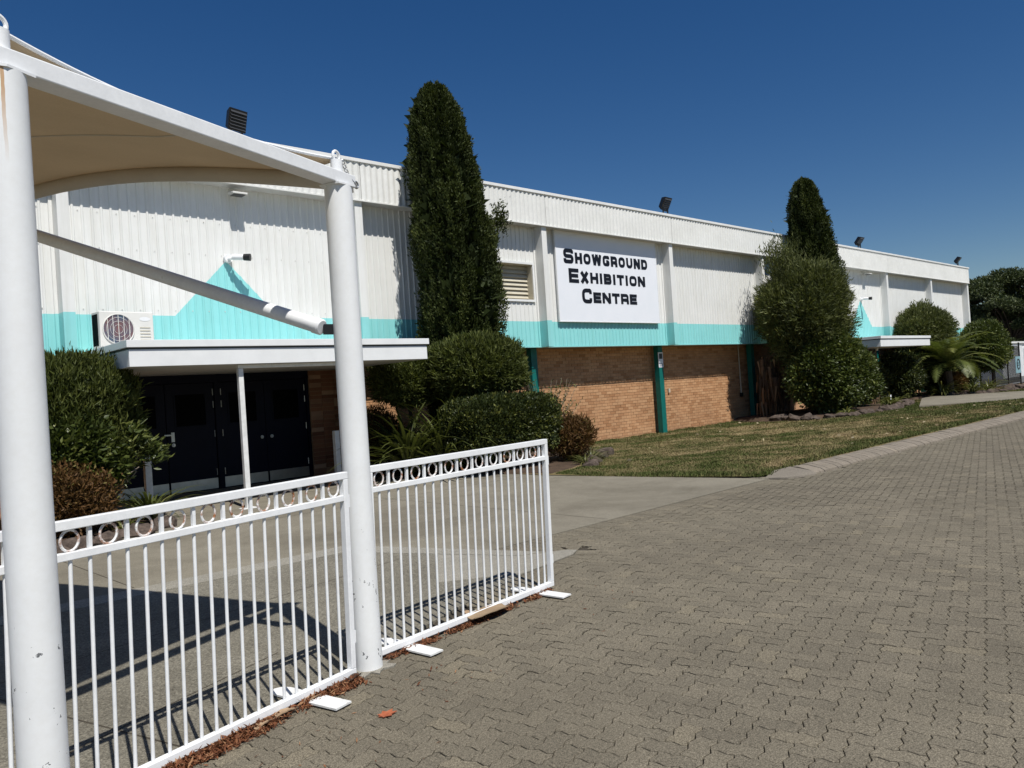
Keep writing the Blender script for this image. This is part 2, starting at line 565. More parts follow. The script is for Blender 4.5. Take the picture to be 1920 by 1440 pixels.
struct(MB().add([(-300, -300, -0.34), (500, -300, -0.34), (500, 500, -0.34), (-300, 500, -0.34)], [(0, 1, 2, 3)]).build('ground', MT['earth']))

def zl(x, y):
    """lawn height: banked against the kerb, falling a little towards the building"""
    x, y = np.atleast_1d(np.asarray(x, float)), np.atleast_1d(np.asarray(y, float))
    t = np.clip((y - 6.0) / 8.5, 0, 1)
    z = 0.095 * (1 - t) - 0.10 * t
    k = np.clip((x - 10.2) / 2.0, 0, 1)
    z = z * k + 0.018 * (1 - k)
    return z + 0.03 * (fbm(np.stack([x * 0.5, y * 0.5, x * 0], -1)) - 0.5)

def xl(y):
    return float(np.interp(y, [5.9, 6.05, 9.7, 15.0], [11.0, 10.62, 9.85, 9.6]))

ys = np.arange(5.92, 15.0, 0.35)
us = np.concatenate([np.linspace(0, 0.4, 60), np.linspace(0.41, 1, 40)])
LV, LF = [], []
for y in ys:
    for u in us:
        x = xl(y) + (85 - xl(y)) * u
        LV.append((x, y, float(zl(x, y)[0])))
nu = len(us)
for i in range(len(ys) - 1):
    for j in range(nu - 1):
        LF.append((i * nu + j, i * nu + j + 1, (i + 1) * nu + j + 1, (i + 1) * nu + j))
struct(MB().add(LV, LF).build('lawn', MT['lawn'], smooth=True))
# lawn and hard ground beyond the end of the building
struct(MB().add([(46.4, 13.0, -0.015), (110, 13.0, -0.015), (110, 60, -0.03), (48.2, 60, -0.03)], [(0, 1, 2, 3)]).build('yard', MT['asphalt']))

# driveway slabs in front of the doors: smooth concrete and, nearer, exposed aggregate
sheet('concrete_apron', [(-12, 8.0), (4.3, 7.55), (4.62, 6.9), (4.95, 6.02), (5.05, 5.88), (10.62, 5.94), (11.1, 6.1), (10.4, 9.65), (10.1, 15.1), (-12, 15.1)], 0.004, MT['conc'])
sheet('aggregate_path', [(-12, 0.4), (0.45, 3.40), (2.35, 4.10), (3.55, 4.57), (4.52, 4.88), (5.30, 5.02), (5.47, 5.12), (5.42, 5.22), (5.0, 5.42), (4.15, 7.22), (-12, 7.68)], 0.005, MT['agg'])
sheet('path_border', [(-12, 7.69), (4.155, 7.23), (5.01, 5.43), (5.25, 5.34), (4.45, 7.30), (4.29, 7.54), (-12, 7.99)], 0.006, MT['aggl'])
sheet('pale_slab', [(4.53, 4.893), (5.30, 5.025), (5.46, 5.12), (5.41, 5.21), (4.99, 5.41), (4.60, 6.2), (3.9, 5.3)], 0.009, MT['aggl'])
sheet('footpath', [(28.6, 10.1), (34.6, 12.1), (36.0, 12.2), (41.2, 5.99), (33.3, 5.99)], 0.075, MT['conc'])
struct(MB().box(28.0, 90, 5.0, 5.49, -0.3, -0.02).build('gutter', MT['joint']))

apron = bpy.data.objects['concrete_apron']
aggp = bpy.data.objects['aggregate_path']
for a, b, par, z in (((-4, 10.4), (9.7, 10.2), apron, 0.0052), ((6.9, 5.95), (6.6, 14.9), apron, 0.0052), ((2.2, 7.65), (1.9, 14.9), apron, 0.0056),
                     ((0.2, 3.95), (2.2, 4.75), aggp, 0.0062), ((-3.0, 4.9), (4.3, 6.4), aggp, 0.0062), ((1.3, 3.75), (0.2, 7.2), aggp, 0.0066)):
    d_ = (Vector((b[0], b[1], 0)) - Vector((a[0], a[1], 0))).normalized()
    n_ = Vector((-d_.y, d_.x, 0)) * 0.005
    MB().add([Vector((a[0], a[1], z)) - n_, Vector((b[0], b[1], z)) - n_, Vector((b[0], b[1], z)) + n_, Vector((a[0], a[1], z)) + n_], [(0, 1, 2, 3)]).build('control_joint', MT['joint'], par)

# ------------------------------------------------------------------ block paving: herringbone of zigzag pavers
paving = struct(sheet('paving', [(-14, -14), (120, -14), (120, 5.50), (11.42, 5.55), (11.42, 6.02), (10.58, 6.02), (10.58, 5.96), (4.2, 5.96), (-14, 2.5)], -0.014, MT['joint']))
PD = radians(74.5)
ex = np.array([sin(PD), cos(PD)])            # along the rows, away from the camera
ey = np.array([-cos(PD), sin(PD)])
ey = -ey if ey[1] < 0 else ey
A_ = 0.1005
def edge_pts(i, j, di, dj, amp):
    """zigzag of one unit edge from node (i,j) to (i+di,j+dj), without the end node"""
    s = 1.0
    out = []
    for tt, dd in ((0.0, 0.0), (0.27, 1.0), (0.73, -1.0)):
        out.append((i + di * tt - dj * dd * amp * s, j + dj * tt + di * dd * amp * s))
    return out
def domino(kind, shrink=0.025, amp=0.085):
    """outline of a paver lying over cells (0,0),(1,0) or (0,0),(0,1), in paver units"""
    nodes = [(0, 0), (1, 0), (2, 0), (2, 1), (1, 1), (0, 1)] if kind == 'H' else [(0, 0), (1, 0), (1, 1), (1, 2), (0, 2), (0, 1)]
    P = []
    for k in range(6):
        a, b = nodes[k], nodes[(k + 1) % 6]
        di, dj = b[0] - a[0], b[1] - a[1]
        if (di + dj) > 0:
            P += edge_pts(a[0], a[1], di, dj, amp)
        else:
            seg = edge_pts(b[0], b[1], -di, -dj, amp)
            P += [(a[0], a[1])] + [seg[2], seg[1]]
    P = np.array(P)
    c = P.mean(0)
    # inset along averaged normals
    nx = np.roll(P, -1, 0) - np.roll(P, 1, 0)
    nn = np.stack([nx[:, 1], -nx[:, 0]], -1)
    nn /= np.linalg.norm(nn, axis=1)[:, None]
    return P - nn * shrink, c
OUT = {}
for kd in 'HV':
    P, c = domino(kd)
    P2, _ = domino(kd, 0.050)
    OUT[kd] = (P, P2, c)
def paver_geo(kd):
    """vertices in metres about the paver's middle, faces: chamfered top and sides"""
    P, P2, c = OUT[kd]
    n = len(P)
    def w(Q, z):
        q = (Q - c) * A_
        xy = q[:, :1] * ex + q[:, 1:] * ey
        return [(float(a), float(b), z) for a, b in xy]
    vv = w(P, -0.012) + w(P, -0.0022) + w(P2, 0.0)
    ff = []
    for k in range(n):
        k2 = (k + 1) % n
        ff.append((k, k2, n + k2, n + k))
        ff.append((n + k, n + k2, 2 * n + k2, 2 * n + k))
    ff.append(tuple(range(2 * n, 3 * n)))
    return vv, ff
GEO = {k: paver_geo(k) for k in 'HV'}
PM = {}
for kd in 'HV':
    me = bpy.data.meshes.new('paver')
    me.from_pydata(GEO[kd][0], [], GEO[kd][1])
    me.materials.append(MT['paver'])
    PM[kd] = me
    if PM[kd].polygons[-1].normal.z < 0:
        me.flip_normals()

EDGE = [(4.2, 5.72), (10.45, 5.72)]
def paver_inside(x, y):
    if 5.15 < x < 5.72 and 5.0 < y < 5.68:
        return (x - 5.22) ** 2 + (y - 5.18) ** 2 > 0.36 ** 2
    if y > (5.62 if x < 11.15 else 5.56) and x > 10.9:
        return False
    if x > 5.72:
        return y < (5.70 if x < 10.7 else 5.64)
    # stay off the slabs and the header course along them
    bx = [-14, 0.45, 2.35, 3.55, 4.52, 5.30, 5.65]
    by = [0.0, 3.36, 4.06, 4.44, 4.72, 4.86, 5.3]
    return y < np.interp(x, bx, by)
cells = []
for i in range(-40, 380):
    for j in range(-160, 70):
        k = (i - j) % 4
        if k == 0:
            kd = 'H'
        elif k == 3:
            kd = 'V'
        else:
            continue
        c = OUT[kd][2]
        p = ((i + c[0]) * ex + (j + c[1]) * ey) * A_
        x, y = p
        if not (-1.0 < x < 36 and -4.5 < y < 5.7):
            continue
        if not paver_inside(x, y):
            continue
        # in or near the camera's field
        d = np.array([x, y])
        dep = d @ np.array([0.6803, 0.7329])
        lat = d @ np.array([0.7333, -0.68])
        seen = dep > 1.5 and abs(lat) < dep * 0.70
        cells.append((dep if seen and abs(lat) < dep * 0.66 and dep > 2.7 else dep + 50, kd, x, y))
cells.sort(key=lambda c: c[0])
for n_, (dep, kd, x, y) in enumerate(cells[:300]):
    o = bpy.data.objects.new('paver', PM[kd])
    C.objects.link(o)
    o.location = (x, y, random.uniform(-0.0012, 0.0012))
    o.rotation_euler = (random.gauss(0, 0.006), random.gauss(0, 0.006), random.gauss(0, 0.008))
    o.parent = paving
PVV, PFF, PT = [], [], []
for kd, flat_top in (('H', False), ('V', False), ('H', True), ('V', True)):
    vv = np.array(GEO[kd][0])
    sub = [c for c in cells[300:] if c[1] == kd and ((c[0] % 50 > 9) or c[0] > 50) == flat_top]
    if not sub:
        continue
    n = 18
    tri = []
    for f in GEO[kd][1][:-1]:
        tri += [(f[0], f[1], f[2]), (f[0], f[2], f[3])]
    bmt = bmesh.new()
    bv = [bmt.verts.new(v) for v in vv]
    fc = bmt.faces.new([bv[q] for q in GEO[kd][1][-1]])
    bmt.verts.index_update()
    bmesh.ops.triangulate(bmt, faces=[fc])
    bmt.verts.index_update()
    for f in bmt.faces:
        tri.append(tuple(v.index for v in f.verts))
    bmt.free()
    if flat_top:                                     # too far to show their sides
        tri = [tuple(q - 36 for q in f) for f in tri[72:]]
        vv = vv[36:] * np.array([1.012, 1.012, 1.0])
    tri = np.array(tri)
    off = np.array([(c[2], c[3], random.uniform(-0.0012, 0.0012)) for c in sub])
    tilt = RNG.normal(0, 0.006, (len(sub), 2))
    V = vv[None] + off[:, None]
    V[:, :, 2] += vv[None, :, 0] * tilt[:, :1] + vv[None, :, 1] * tilt[:, 1:]
    base = sum(len(a) for a in PVV)
    PVV.append(V.reshape(-1, 3))
    PFF.append((tri[None] + (np.arange(len(sub)) * len(vv))[:, None, None] + base).reshape(-1, 3))
    PT.append(np.repeat(RNG.random(len(sub)), len(tri)))
far = mesh_np('paver_field', np.concatenate(PVV), np.concatenate(PFF), MT['paver_a'], paving, np.concatenate(PT), flat=True)
far['kind'] = 'stuff'

def paver_tex():
    m, t, b = new_mat('paver_far')
    v = coords(t, 'World')
    mp = nd(t, 'ShaderNodeMapping')
    mp.inputs['Rotation'].default_value = (0, 0, -(pi / 2 - PD))
    t.links.new(v, mp.inputs[0])
    br = nd(t, 'ShaderNodeTexBrick')
    br.inputs['Scale'].default_value = 1.0
    br.inputs['Brick Width'].default_value = 0.2
    br.inputs['Row Height'].default_value = 0.1
    br.inputs['Mortar Size'].default_value = 0.0025
    br.inputs['Color1'].default_value = (0.150, 0.132, 0.099, 1)
    br.inputs['Color2'].default_value = (0.182, 0.160, 0.121, 1)
    br.inputs['Mortar'].default_value = (0.075, 0.064, 0.048, 1)
    t.links.new(mp.outputs[0], br.inputs[0])
    g = noise(t, v, 90, 2, 0.8)
    base = mixc(t, 1.0, br.outputs[0], ramp(t, g, [(0.3, (0.6,) * 3), (0.7, (1.4,) * 3)]), 'MULTIPLY')
    t.links.new(base, b.inputs['Base Color'])
    b.inputs['Roughness'].default_value = 0.9
    return m
MT['paver_far'] = paver_tex()
for a, b, c, d in ((36.0, 120, -14, 5.49), (-14, 36.0, -14, -4.5), (-14, -1.0, -4.5, -0.2)):
    MB().box(a, b, c, d, -0.05, -0.001).build('outer_paving', MT['paver_far'], paving)

# header course of plain blocks along the slabs
def header(path, w=0.20, step=0.112, z=0.0045):
    P = [Vector((p[0], p[1], 0)) for p in path]
    seg = []
    for a, b in zip(P[:-1], P[1:]):
        d = b - a
        n = max(1, round(d.length / step))
        for k in range(n):
            seg.append((a + d * ((k + 0.5) / n), d.normalized(), d.length / n))
    for c, d, ln in seg:
        nx = Vector((d.y, -d.x, 0))
        m = MB()
        h, q = ln / 2 - 0.004, 0.006
        vv = []
        for (hh, ww, z0) in ((h, 0.0, -0.012), (h, 0.0, -0.003), (h - q, q, 0.0)):
            for sx, sy in ((-1, 0), (1, 0), (1, 1), (-1, 1)):
                y_ = ww if sy == 0 else w - ww
                p = d * (sx * hh) + nx * y_
                vv.append((p.x, p.y, z0))
        ff = [(8, 9, 10, 11)]
        for l in (0, 4):
            for k in range(4):
                k2 = (k + 1) % 4
                ff.append((l + k, l + k2, l + 4 + k2, l + 4 + k))
        m.add(vv, ff)
        o = m.build('edge_paver', MT['paver'], paving)
        me = o.data
        if me.polygons[0].normal.z < 0:
            me.flip_normals()
        o.location = (c.x, c.y, z + random.uniform(-0.0012, 0.0012))
header([(5.05, 5.855), (7.9, 5.870), (10.55, 5.90)], 0.25)
header([(3.60, 4.575), (4.52, 4.87), (5.30, 5.01), (5.46, 5.11)], 0.22)
header([(5.49, 5.13), (5.43, 5.235), (5.0, 5.44)], 0.22)

# ------------------------------------------------------------------ kerb
kerb = struct(MB().box(11.35, 90, 5.50, 5.97, -0.2, -0.01).build('kerb', MT['kerbm']))
def kerb_block(x0, x1, h0=1.0, h1=1.0, j=0.004, yo=0.0):
    m = MB()
    prof = [(y - yo, z) for y, z in ((5.555, -0.012), (5.562, 0.022), (5.63, 0.055), (5.84, 0.100), (5.93, 0.100), (5.93, -0.012))]
    n = len(prof)
    def zz(z, h):
        return z * h if z > 0 else z
    vv = [(x0 + j, y, zz(z, h0)) for y, z in prof] + [(x1 - j, y, zz(z, h1)) for y, z in prof]
    ff = [tuple(range(n)), tuple(range(2 * n - 1, n - 1, -1))]
    for k in range(n - 1):
        ff.append((k, n + k, n + k + 1, k + 1))
    return m.add(vv, ff)
x = 11.35
first = True
kb = None
for k in range(150):
    w_ = 0.155 * random.uniform(0.9, 1.1)
    o = kerb_block(-w_ / 2, w_ / 2, yo=5.73).build('kerb_block', MT['kerb'], kerb)
    o.location = (x + w_ / 2, 5.73 + random.uniform(-0.004, 0.004), random.uniform(-0.003, 0.003))
    o.rotation_euler = (random.gauss(0, 0.008), 0, 0)
    x += w_
rest = kerb_block(x, 90, j=0).build('kerb_run', MT['kerbm'], kerb)
tip = MB().add([(10.62, 6.0, 0.012), (10.75, 5.80, 0.010), (11.02, 5.64, 0.010), (11.35, 5.535, 0.012), (11.35, 5.97, 0.10), (11.0, 6.06, 0.075),
                (11.35, 5.62, 0.05), (10.62, 6.0, -0.05), (11.35, 5.505, -0.05), (10.75, 5.80, -0.05), (11.02, 5.62, -0.05)],
               [(0, 1, 5), (1, 2, 6, 5), (2, 3, 6), (6, 4, 5), (0, 7, 9, 1), (1, 9, 10, 2), (2, 10, 8, 3)]).build('kerb_end', MT['kerbm'], kerb)

# ------------------------------------------------------------------ the exhibition hall
LB, X0 = 5.541, 3.361
XA, XE = X0 - 2 * LB, X0 + 8 * LB                 # run of the front wall
YC, YP, YF, YB = 14.20, 13.89, 13.85, 14.82       # cladding, pilaster front, fascia, brick
ZB, ZT, ZS, ZR = 2.637, 3.308, 5.771, 6.635
hall = empty('exhibition_hall', 'long white corrugated hall with turquoise dado and tan brick base', 'building', (20, 15, 0))
HO = Vector((20, 15, 0))
def hp(m, name, mat, parent=None, **k):
    """a part of the hall: the mesh is written in world coordinates, then moved under the hall's origin"""
    o = m.build(name, mat, None, **k)
    if parent is None:
        o.data.transform(Matrix.Translation(-HO))
        o.parent = hall
    else:
        o.data.transform(Matrix.Translation(-HO))
        o.parent = parent
    return o

def ribbed(x0, x1, y, z0, z1, pitch=0.1498, depth=0.017, kind='rib', zn=1):
    n = max(1, round((x1 - x0) / pitch))
    p = (x1 - x0) / n
    if kind == 'rib':
        prof = [(0.0, 0), (0.58, 0), (0.66, -1), (0.84, -1), (0.92, 0)]
    else:
        prof = [(k / 6, -0.5 + 0.5 * cos(2 * pi * k / 6)) for k in range(6)]
    pts = [(x0 + (i + a) * p, y + b * depth) for i in range(n) for a, b in prof] + [(x1, y)]
    m = MB()
    zs = [z0 + (z1 - z0) * k / zn for k in range(zn + 1)]
    vv = [(a, b, z) for z in zs for a, b in pts]
    k = len(pts)
    m.add(vv, [(r * k + i, r * k + i + 1, (r + 1) * k + i + 1, (r + 1) * k + i) for r in range(zn) for i in range(k - 1)])
    return m

for k in range(-2, 8):
    a, b = X0 + k * LB + 0.02, X0 + (k + 1) * LB - 0.16
    if k == 1:                                     # the bay with the louvred window: sheets left, over and under it
        wx0, wx1, wz0, wz1 = 12.35, 14.13, 3.86, 4.78
        hp(ribbed(a, wx0, YC, ZB, ZS + 0.05), 'cladding_sheet', MT['clad'])
        hp(ribbed(wx0 + 0.001, wx1 - 0.001, YC, ZB, wz0), 'cladding_sheet', MT['clad'])
        hp(ribbed(wx0 + 0.001, wx1 - 0.001, YC, wz1, ZS + 0.05), 'cladding_sheet', MT['clad'])
        hp(ribbed(wx1, b, YC, ZB, ZS + 0.05), 'cladding_sheet', MT['clad'])
    else:
        hp(ribbed(a, b, YC, ZB, ZS + 0.05), 'cladding_sheet', MT['clad'])
    m = MB().box(X0 + k * LB - 0.16, X0 + k * LB + 0.02, YP, YC + 0.06, ZB - 0.012, ZS + 0.03)
    hp(m, 'pilaster', MT['clad'], bevel=0.006)
    fl = MB().box(X0 + k * LB - 0.215, X0 + k * LB - 0.162, YC - 0.031, YC + 0.03, ZB + 0.002, ZS + 0.02)
    hp(fl, 'corner_flashing', MT['clad'])
hp(MB().box(XE - 0.16, XE + 0.04, YP, YC + 0.06, ZB - 0.012, ZS + 0.03), 'pilaster', MT['clad'], bevel=0.006)
# little screw heads on the sheets of the two nearest bays
m = MB()
for zz in (3.40, 4.45, 5.05, 2.72):
    for q in range(0, 74, 2):
        xx = X0 - LB + 0.02 + (q + 0.3) * (2 * LB) / 74
        if not any(abs(xx - (X0 + kk * LB - 0.07)) < 0.13 for kk in (-1, 0, 1)):
            m.box(xx - 0.008, xx + 0.008, YC - 0.010, YC + 0.0, zz - 0.008, zz + 0.008)
o = hp(m, 'sheet_screws', MT['soffit'])
o['kind'] = 'stuff'

# fascia, capping, soffit, roof and the far walls
for k in range(-2, 8):
    a, b = X0 + k * LB + 0.004, X0 + (k + 1) * LB - 0.004
    if k == 7:
        b += 0.12
    hp(ribbed(a, b, YF, ZS, ZR - 0.07, 0.1445, 0.024, 'wave'), 'fascia_sheet', MT['fascia'])
hp(MB().box(XA, XE + 0.14, YF - 0.045, YF + 0.5, ZR - 0.075, ZR), 'fascia_capping', MT['cap'], bevel=0.008)
hp(MB().box(XA, XE + 0.12, YF - 0.026, YF - 0.004, ZS - 0.03, ZS - 0.002), 'fascia_trim', MT['fascia'])
hp(MB().box(XA, XE + 0.118, YF + 0.004, YC + 0.1, ZS - 0.016, ZS + 0.02), 'soffit', MT['soffit'])
hp(MB().add([(XA, YF + 0.45, ZR - 0.03), (XE + 0.1, YF + 0.45, ZR - 0.03), (XE + 0.1, 40, ZR + 0.5), (XA, 40, ZR + 0.5),
             (XA, YF + 0.45, ZR - 0.06), (XE + 0.1, YF + 0.45, ZR - 0.06), (XE + 0.1, 40, ZR + 0.47), (XA, 40, ZR + 0.47)],
            [(0, 1, 2, 3), (7, 6, 5, 4), (0, 4, 5, 1), (1, 5, 6, 2), (2, 6, 7, 3), (3, 7, 4, 0)]), 'roof', MT['roof'])
hp(MB().box(XE + 0.02, XE + 0.10, YC + 0.05, 40, -0.3, ZR - 0.08), 'end_wall', MT['clad'])
hp(MB().box(XA + 0.02, XA + 0.10, YC + 0.05, 40, -0.3, ZR - 0.08), 'end_wall', MT['clad'])
hp(MB().box(XA + 0.02, XE + 0.1, 40, 40.1, -0.3, ZR + 0.4), 'back_wall', MT['clad'])
hp(MB().box(XA, XE, YC + 0.002, YB + 0.05, ZB + 0.012, ZB + 0.06), 'overhang_soffit', MT['soffit'])
hp(MB().box(XA, XE, YC - 0.032, YC - 0.024, ZB - 0.008, ZB + 0.02), 'bottom_trim', MT['clad'])

# green steel columns under the overhang
NOTE = None
for k in range(2, 9):
    xc = X0 + k * LB + 0.02
    m = MB().box(xc - 0.25, xc - 0.03, 14.50, 14.68, -0.25, ZB + 0.01)
    hp(m, 'steel_column', MT['green'], bevel=0.006)

# brick base: bricks as pieces
def brick_panel(x0, x1, z0, z1, name='brick_wall', single=None, yb=YB):
    w = hp(MB().box(x0, x1, yb + 0.006, yb + 0.12, z0, z1), name, MT['mortar'])
    spots = []
    row = 0
    z = z0 + 0.01
    while z + 0.076 < z1:
        x = x0 - (0.12 if row % 2 else 0.0)
        while x < x1 - 0.02:
            a, b = max(x, x0), min(x + 0.23, x1)
            if b - a > 0.04:
                spots.append((a, b, z))
            x += 0.24
        z += 0.086
        row += 1
    return w, spots
BW0, BW1 = 8.90, 26.6
wall, spots = brick_panel(BW0, BW1, -0.30, ZB + 0.01)
bm_full = MB().box(-0.115, 0.115, 0, 0.05, 0, 0.076)
fm = bpy.data.meshes.new('brick')
fm.from_pydata(bm_full.v, [], bm_full.f)
fm.materials.append(MT['brick'])
singles, rest = [], []
for s in spots:
    a, b, z = s
    if b - a > 0.229 and 14.7 < a < 19.6 and 0.25 < z < 1.56 and len(singles) < 300:
        singles.append(s)
    else:
        rest.append(s)
for a, b, z in singles:
    o = bpy.data.objects.new('brick', fm)
    C.objects.link(o)
    o.parent = wall
    o.location = Vector(((a + b) / 2, YB - 0.004 + random.uniform(-0.003, 0.003), z)) - HO
    o.rotation_euler = (random.gauss(0, 0.004), random.gauss(0, 0.004), random.gauss(0, 0.006))
BV, BF, BT = [], [], []
for i, (a, b, z) in enumerate(rest):
    y = YB - 0.004 + random.uniform(-0.003, 0.003)
    q = MB().box(a, b, y, y + 0.05, z, z + 0.076)
    BV += [(v[0] - HO.x, v[1] - HO.y, v[2]) for v in q.v]
    BF += [tuple(k + 8 * i for k in f) for f in q.f]
    BT += [random.random()] * 6
o = mesh_np('brick_field', BV, BF, MT['brick_a'], wall, BT, quads=True, flat=True)
o['kind'] = 'stuff'
# the brick base goes on behind the planting
def brick_tex():
    m, t, b = new_mat('brick_distant')
    v = coords(t, 'World')
    sp = nd(t, 'ShaderNodeSeparateXYZ')
    t.links.new(v, sp.inputs[0])
    cb = nd(t, 'ShaderNodeCombineXYZ')
    t.links.new(sp.outputs[0], cb.inputs[0])
    t.links.new(sp.outputs[2], cb.inputs[1])
    br = nd(t, 'ShaderNodeTexBrick')
    br.inputs['Scale'].default_value = 1.0
    br.inputs['Brick Width'].default_value = 0.24
    br.inputs['Row Height'].default_value = 0.086
    br.inputs['Mortar Size'].default_value = 0.005
    br.inputs['Color1'].default_value = (0.46, 0.25, 0.13, 1)
    br.inputs['Color2'].default_value = (0.55, 0.32, 0.175, 1)
    br.inputs['Mortar'].default_value = (0.33, 0.25, 0.17, 1)
    t.links.new(cb.outputs[0], br.inputs[0])
    t.links.new(br.outputs[0], b.inputs['Base Color'])
    b.inputs['Roughness'].default_value = 0.9
    return m
MT['btex'] = brick_tex()
hp(MB().box(BW1 + 0.002, XE, YB, YB + 0.12, -0.30, ZB + 0.01), 'brick_wall', MT['btex'])
hp(MB().box(XA, 4.09, YB + 0.05, YB + 0.17, -0.30, ZB + 0.01), 'brick_wall', MT['btex'])

# downpipe on the brick
m = MB().tube([(24.9, YB - 0.05, ZB), (24.92, YB - 0.05, 0.95), (24.92, YB - 0.05, 0.90)], 0.022, 8)
dp = hp(m, 'downpipe', MT['cream'], smooth=True)
hp(MB().box(24.86, 24.98, YB - 0.09, YB - 0.01, 0.78, 0.92), 'outlet_box', MT['black'], dp)
hp(MB().box(20.55, 20.62, YB - 0.06, YB - 0.008, 1.15, 1.28), 'tap_box', MT['cream'])

# door wall under the near canopy
DY = 15.05
hp(MB().box(4.09, 8.02, DY + 0.05, DY + 0.2, 0, ZB), 'door_wall', MT['door'])
for xx in (4.09, 6.00, 7.955):
    hp(MB().box(xx, xx + (0.10 if xx > 5 and xx < 7 else 0.06), DY - 0.03, DY + 0.05, 0, 2.36), 'door_jamb', MT['door'])
hp(MB().box(4.09, 8.02, DY - 0.035, DY + 0.05, 2.12, 2.40), 'door_head', MT['door'])
LEAF = [(4.155, 5.065, 1), (5.075, 5.995, -1), (6.105, 7.025, 1), (7.035, 7.95, -1)]
for i, (a, b, hand) in enumerate(LEAF):
    d = hp(MB().box(a, b, DY, DY + 0.045, 0.035, 2.11), 'door', MT['door'], bevel=0.004)
    cx = (a + b) / 2
    fr = MB()
    x0_, x1_, z0_, z1_ = cx - 0.31, cx + 0.31, 1.27, 1.93
    for q in ((x0_, x1_, z0_, z0_ + 0.03), (x0_, x1_, z1_ - 0.03, z1_), (x0_, x0_ + 0.03, z0_ + 0.03, z1_ - 0.03), (x1_ - 0.03, x1_, z0_ + 0.03, z1_ - 0.03)):
        fr.box(q[0], q[1], DY - 0.012, DY - 0.001, q[2], q[3])
    hp(fr, 'window_frame', MT['door'], d)
    hp(MB().box(x0_ + 0.03, x1_ - 0.03, DY - 0.006, DY - 0.002, z0_ + 0.03, z1_ - 0.03), 'window_pane', MT['dark'], d)
    hp(MB().box(a + 0.015, b - 0.015, DY - 0.006, DY - 0.001, 0.05, 0.25), 'kick_plate', MT['steel'], d)
    hx = a + 0.025 if hand > 0 else b - 0.025
    for zz in (0.30, 1.05, 1.62, 1.86):
        hp(MB().tube([(hx, DY - 0.012, zz), (hx, DY - 0.012, zz + 0.13)], 0.010, 6), 'hinge', MT['steel'], d)
    kx = b - 0.10 if hand > 0 else a + 0.10
    hp(MB().tube([(kx, DY - 0.012, 0.96), (kx, DY - 0.03, 0.96)], 0.034, 12).tube([(kx, DY - 0.03, 0.96), (kx, DY - 0.06, 0.96)], 0.016, 10), 'lock', MT['steel'], d)
    if i == 1:
        h = MB().box(kx - 0.03, kx + 0.03, DY - 0.012, DY - 0.001, 1.02, 1.20)
        h.bar((kx, DY - 0.04, 1.15), (kx - 0.17, DY - 0.05, 1.155), 0.022, 0.026).bar((kx, DY - 0.001, 1.15), (kx, DY - 0.05, 1.15), 0.022, 0.022)
        hp(h, 'handle', MT['steel'], d)
hp(MB().box(3.9, 8.9, 14.2, 15.06, -0.02, 0.03), 'door_step', MT['conc'])
hp(MB().box(3.5, 8.9, YC + 0.01, DY + 0.06, 2.275, 2.30), 'porch_soffit', MT['soffit'])
# mottled brick pier beside the doors, stack bond
pr_ = hp(MB().box(8.03, 8.885, 15.01, 15.2, 0.0, 2.30), 'brick_pier', MT['mortar'])
pm = bpy.data.meshes.new('brick')
q = MB().box(-0.139, 0.139, 0, 0.05, 0, 0.078)
pm.from_pydata(q.v, [], q.f)
pm.materials.append(MT['pier'])
for cx_ in (8.172, 8.458, 8.744):
    for r in range(26):
        o = bpy.data.objects.new('brick', pm)
        C.objects.link(o)
        o.parent = pr_
        o.location = Vector((cx_, 14.998 + random.uniform(-0.003, 0.003), 0.006 + r * 0.087)) - HO

# flat canopies over the doors
def canopy(x0, x1, y0, z0, z1):
    c = hp(MB().box(x0 + 0.03, x1 - 0.03, y0 + 0.03, YC - 0.03, z0 + 0.02, z1 - 0.12), 'canopy', MT['trim'])
    e = MB()
    def rim(m, o, za, zb, t=0.02):
        m.box(x0 - o, x1 + o, y0 - o, y0 - o + t, za, zb)
        m.box(x0 - o, x0 - o + t, y0 - o + t, YC - 0.036, za, zb)
        m.box(x1 + o - t, x1 + o, y0 - o + t, YC - 0.036, za, zb)
        return m
    hp(rim(MB(), 0.0, z0, z1 - 0.135), 'fascia_board', MT['trim'], c, bevel=0.004)
    hp(rim(MB(), 0.035, z1 - 0.105, z1, 0.10), 'flashing', MT['trim'], c, bevel=0.004)
    hp(rim(MB(), -0.012, z1 - 0.135, z1 - 0.10, 0.02), 'shadow_strip', MT['grille'], c)  # dark-coloured strip stands for the shadow in the gap under the flashing
    hp(MB().box(x0 + 0.05, x1 - 0.05, y0 + 0.05, YC - 0.04, z1 - 0.09, z1 - 0.02), 'canopy_roof', MT['roof'], c)
    hp(MB().box(x0 + 0.022, x1 - 0.022, y0 + 0.022, YC + 0.0, z0 + 0.004, z0 + 0.018), 'canopy_soffit', MT['soffit'], c)
    return c
canopy(3.47, 8.68, 11.62, 2.265, 2.645)
c2 = canopy(30.5, 35.7, 12.0, 2.29, 2.70)
hp(MB().tube([(31.6, 12.6, 2.27), (31.6, 12.6, 2.16)], 0.05, 8), 'canopy_lamp', MT['acw'], c2)
# doors under the far canopy
for i in range(2):
    hp(MB().box(32.2 + i * 0.95, 33.12 + i * 0.95, YB - 0.04, YB - 0.002, 0, 2.1), 'door', MT['door'])

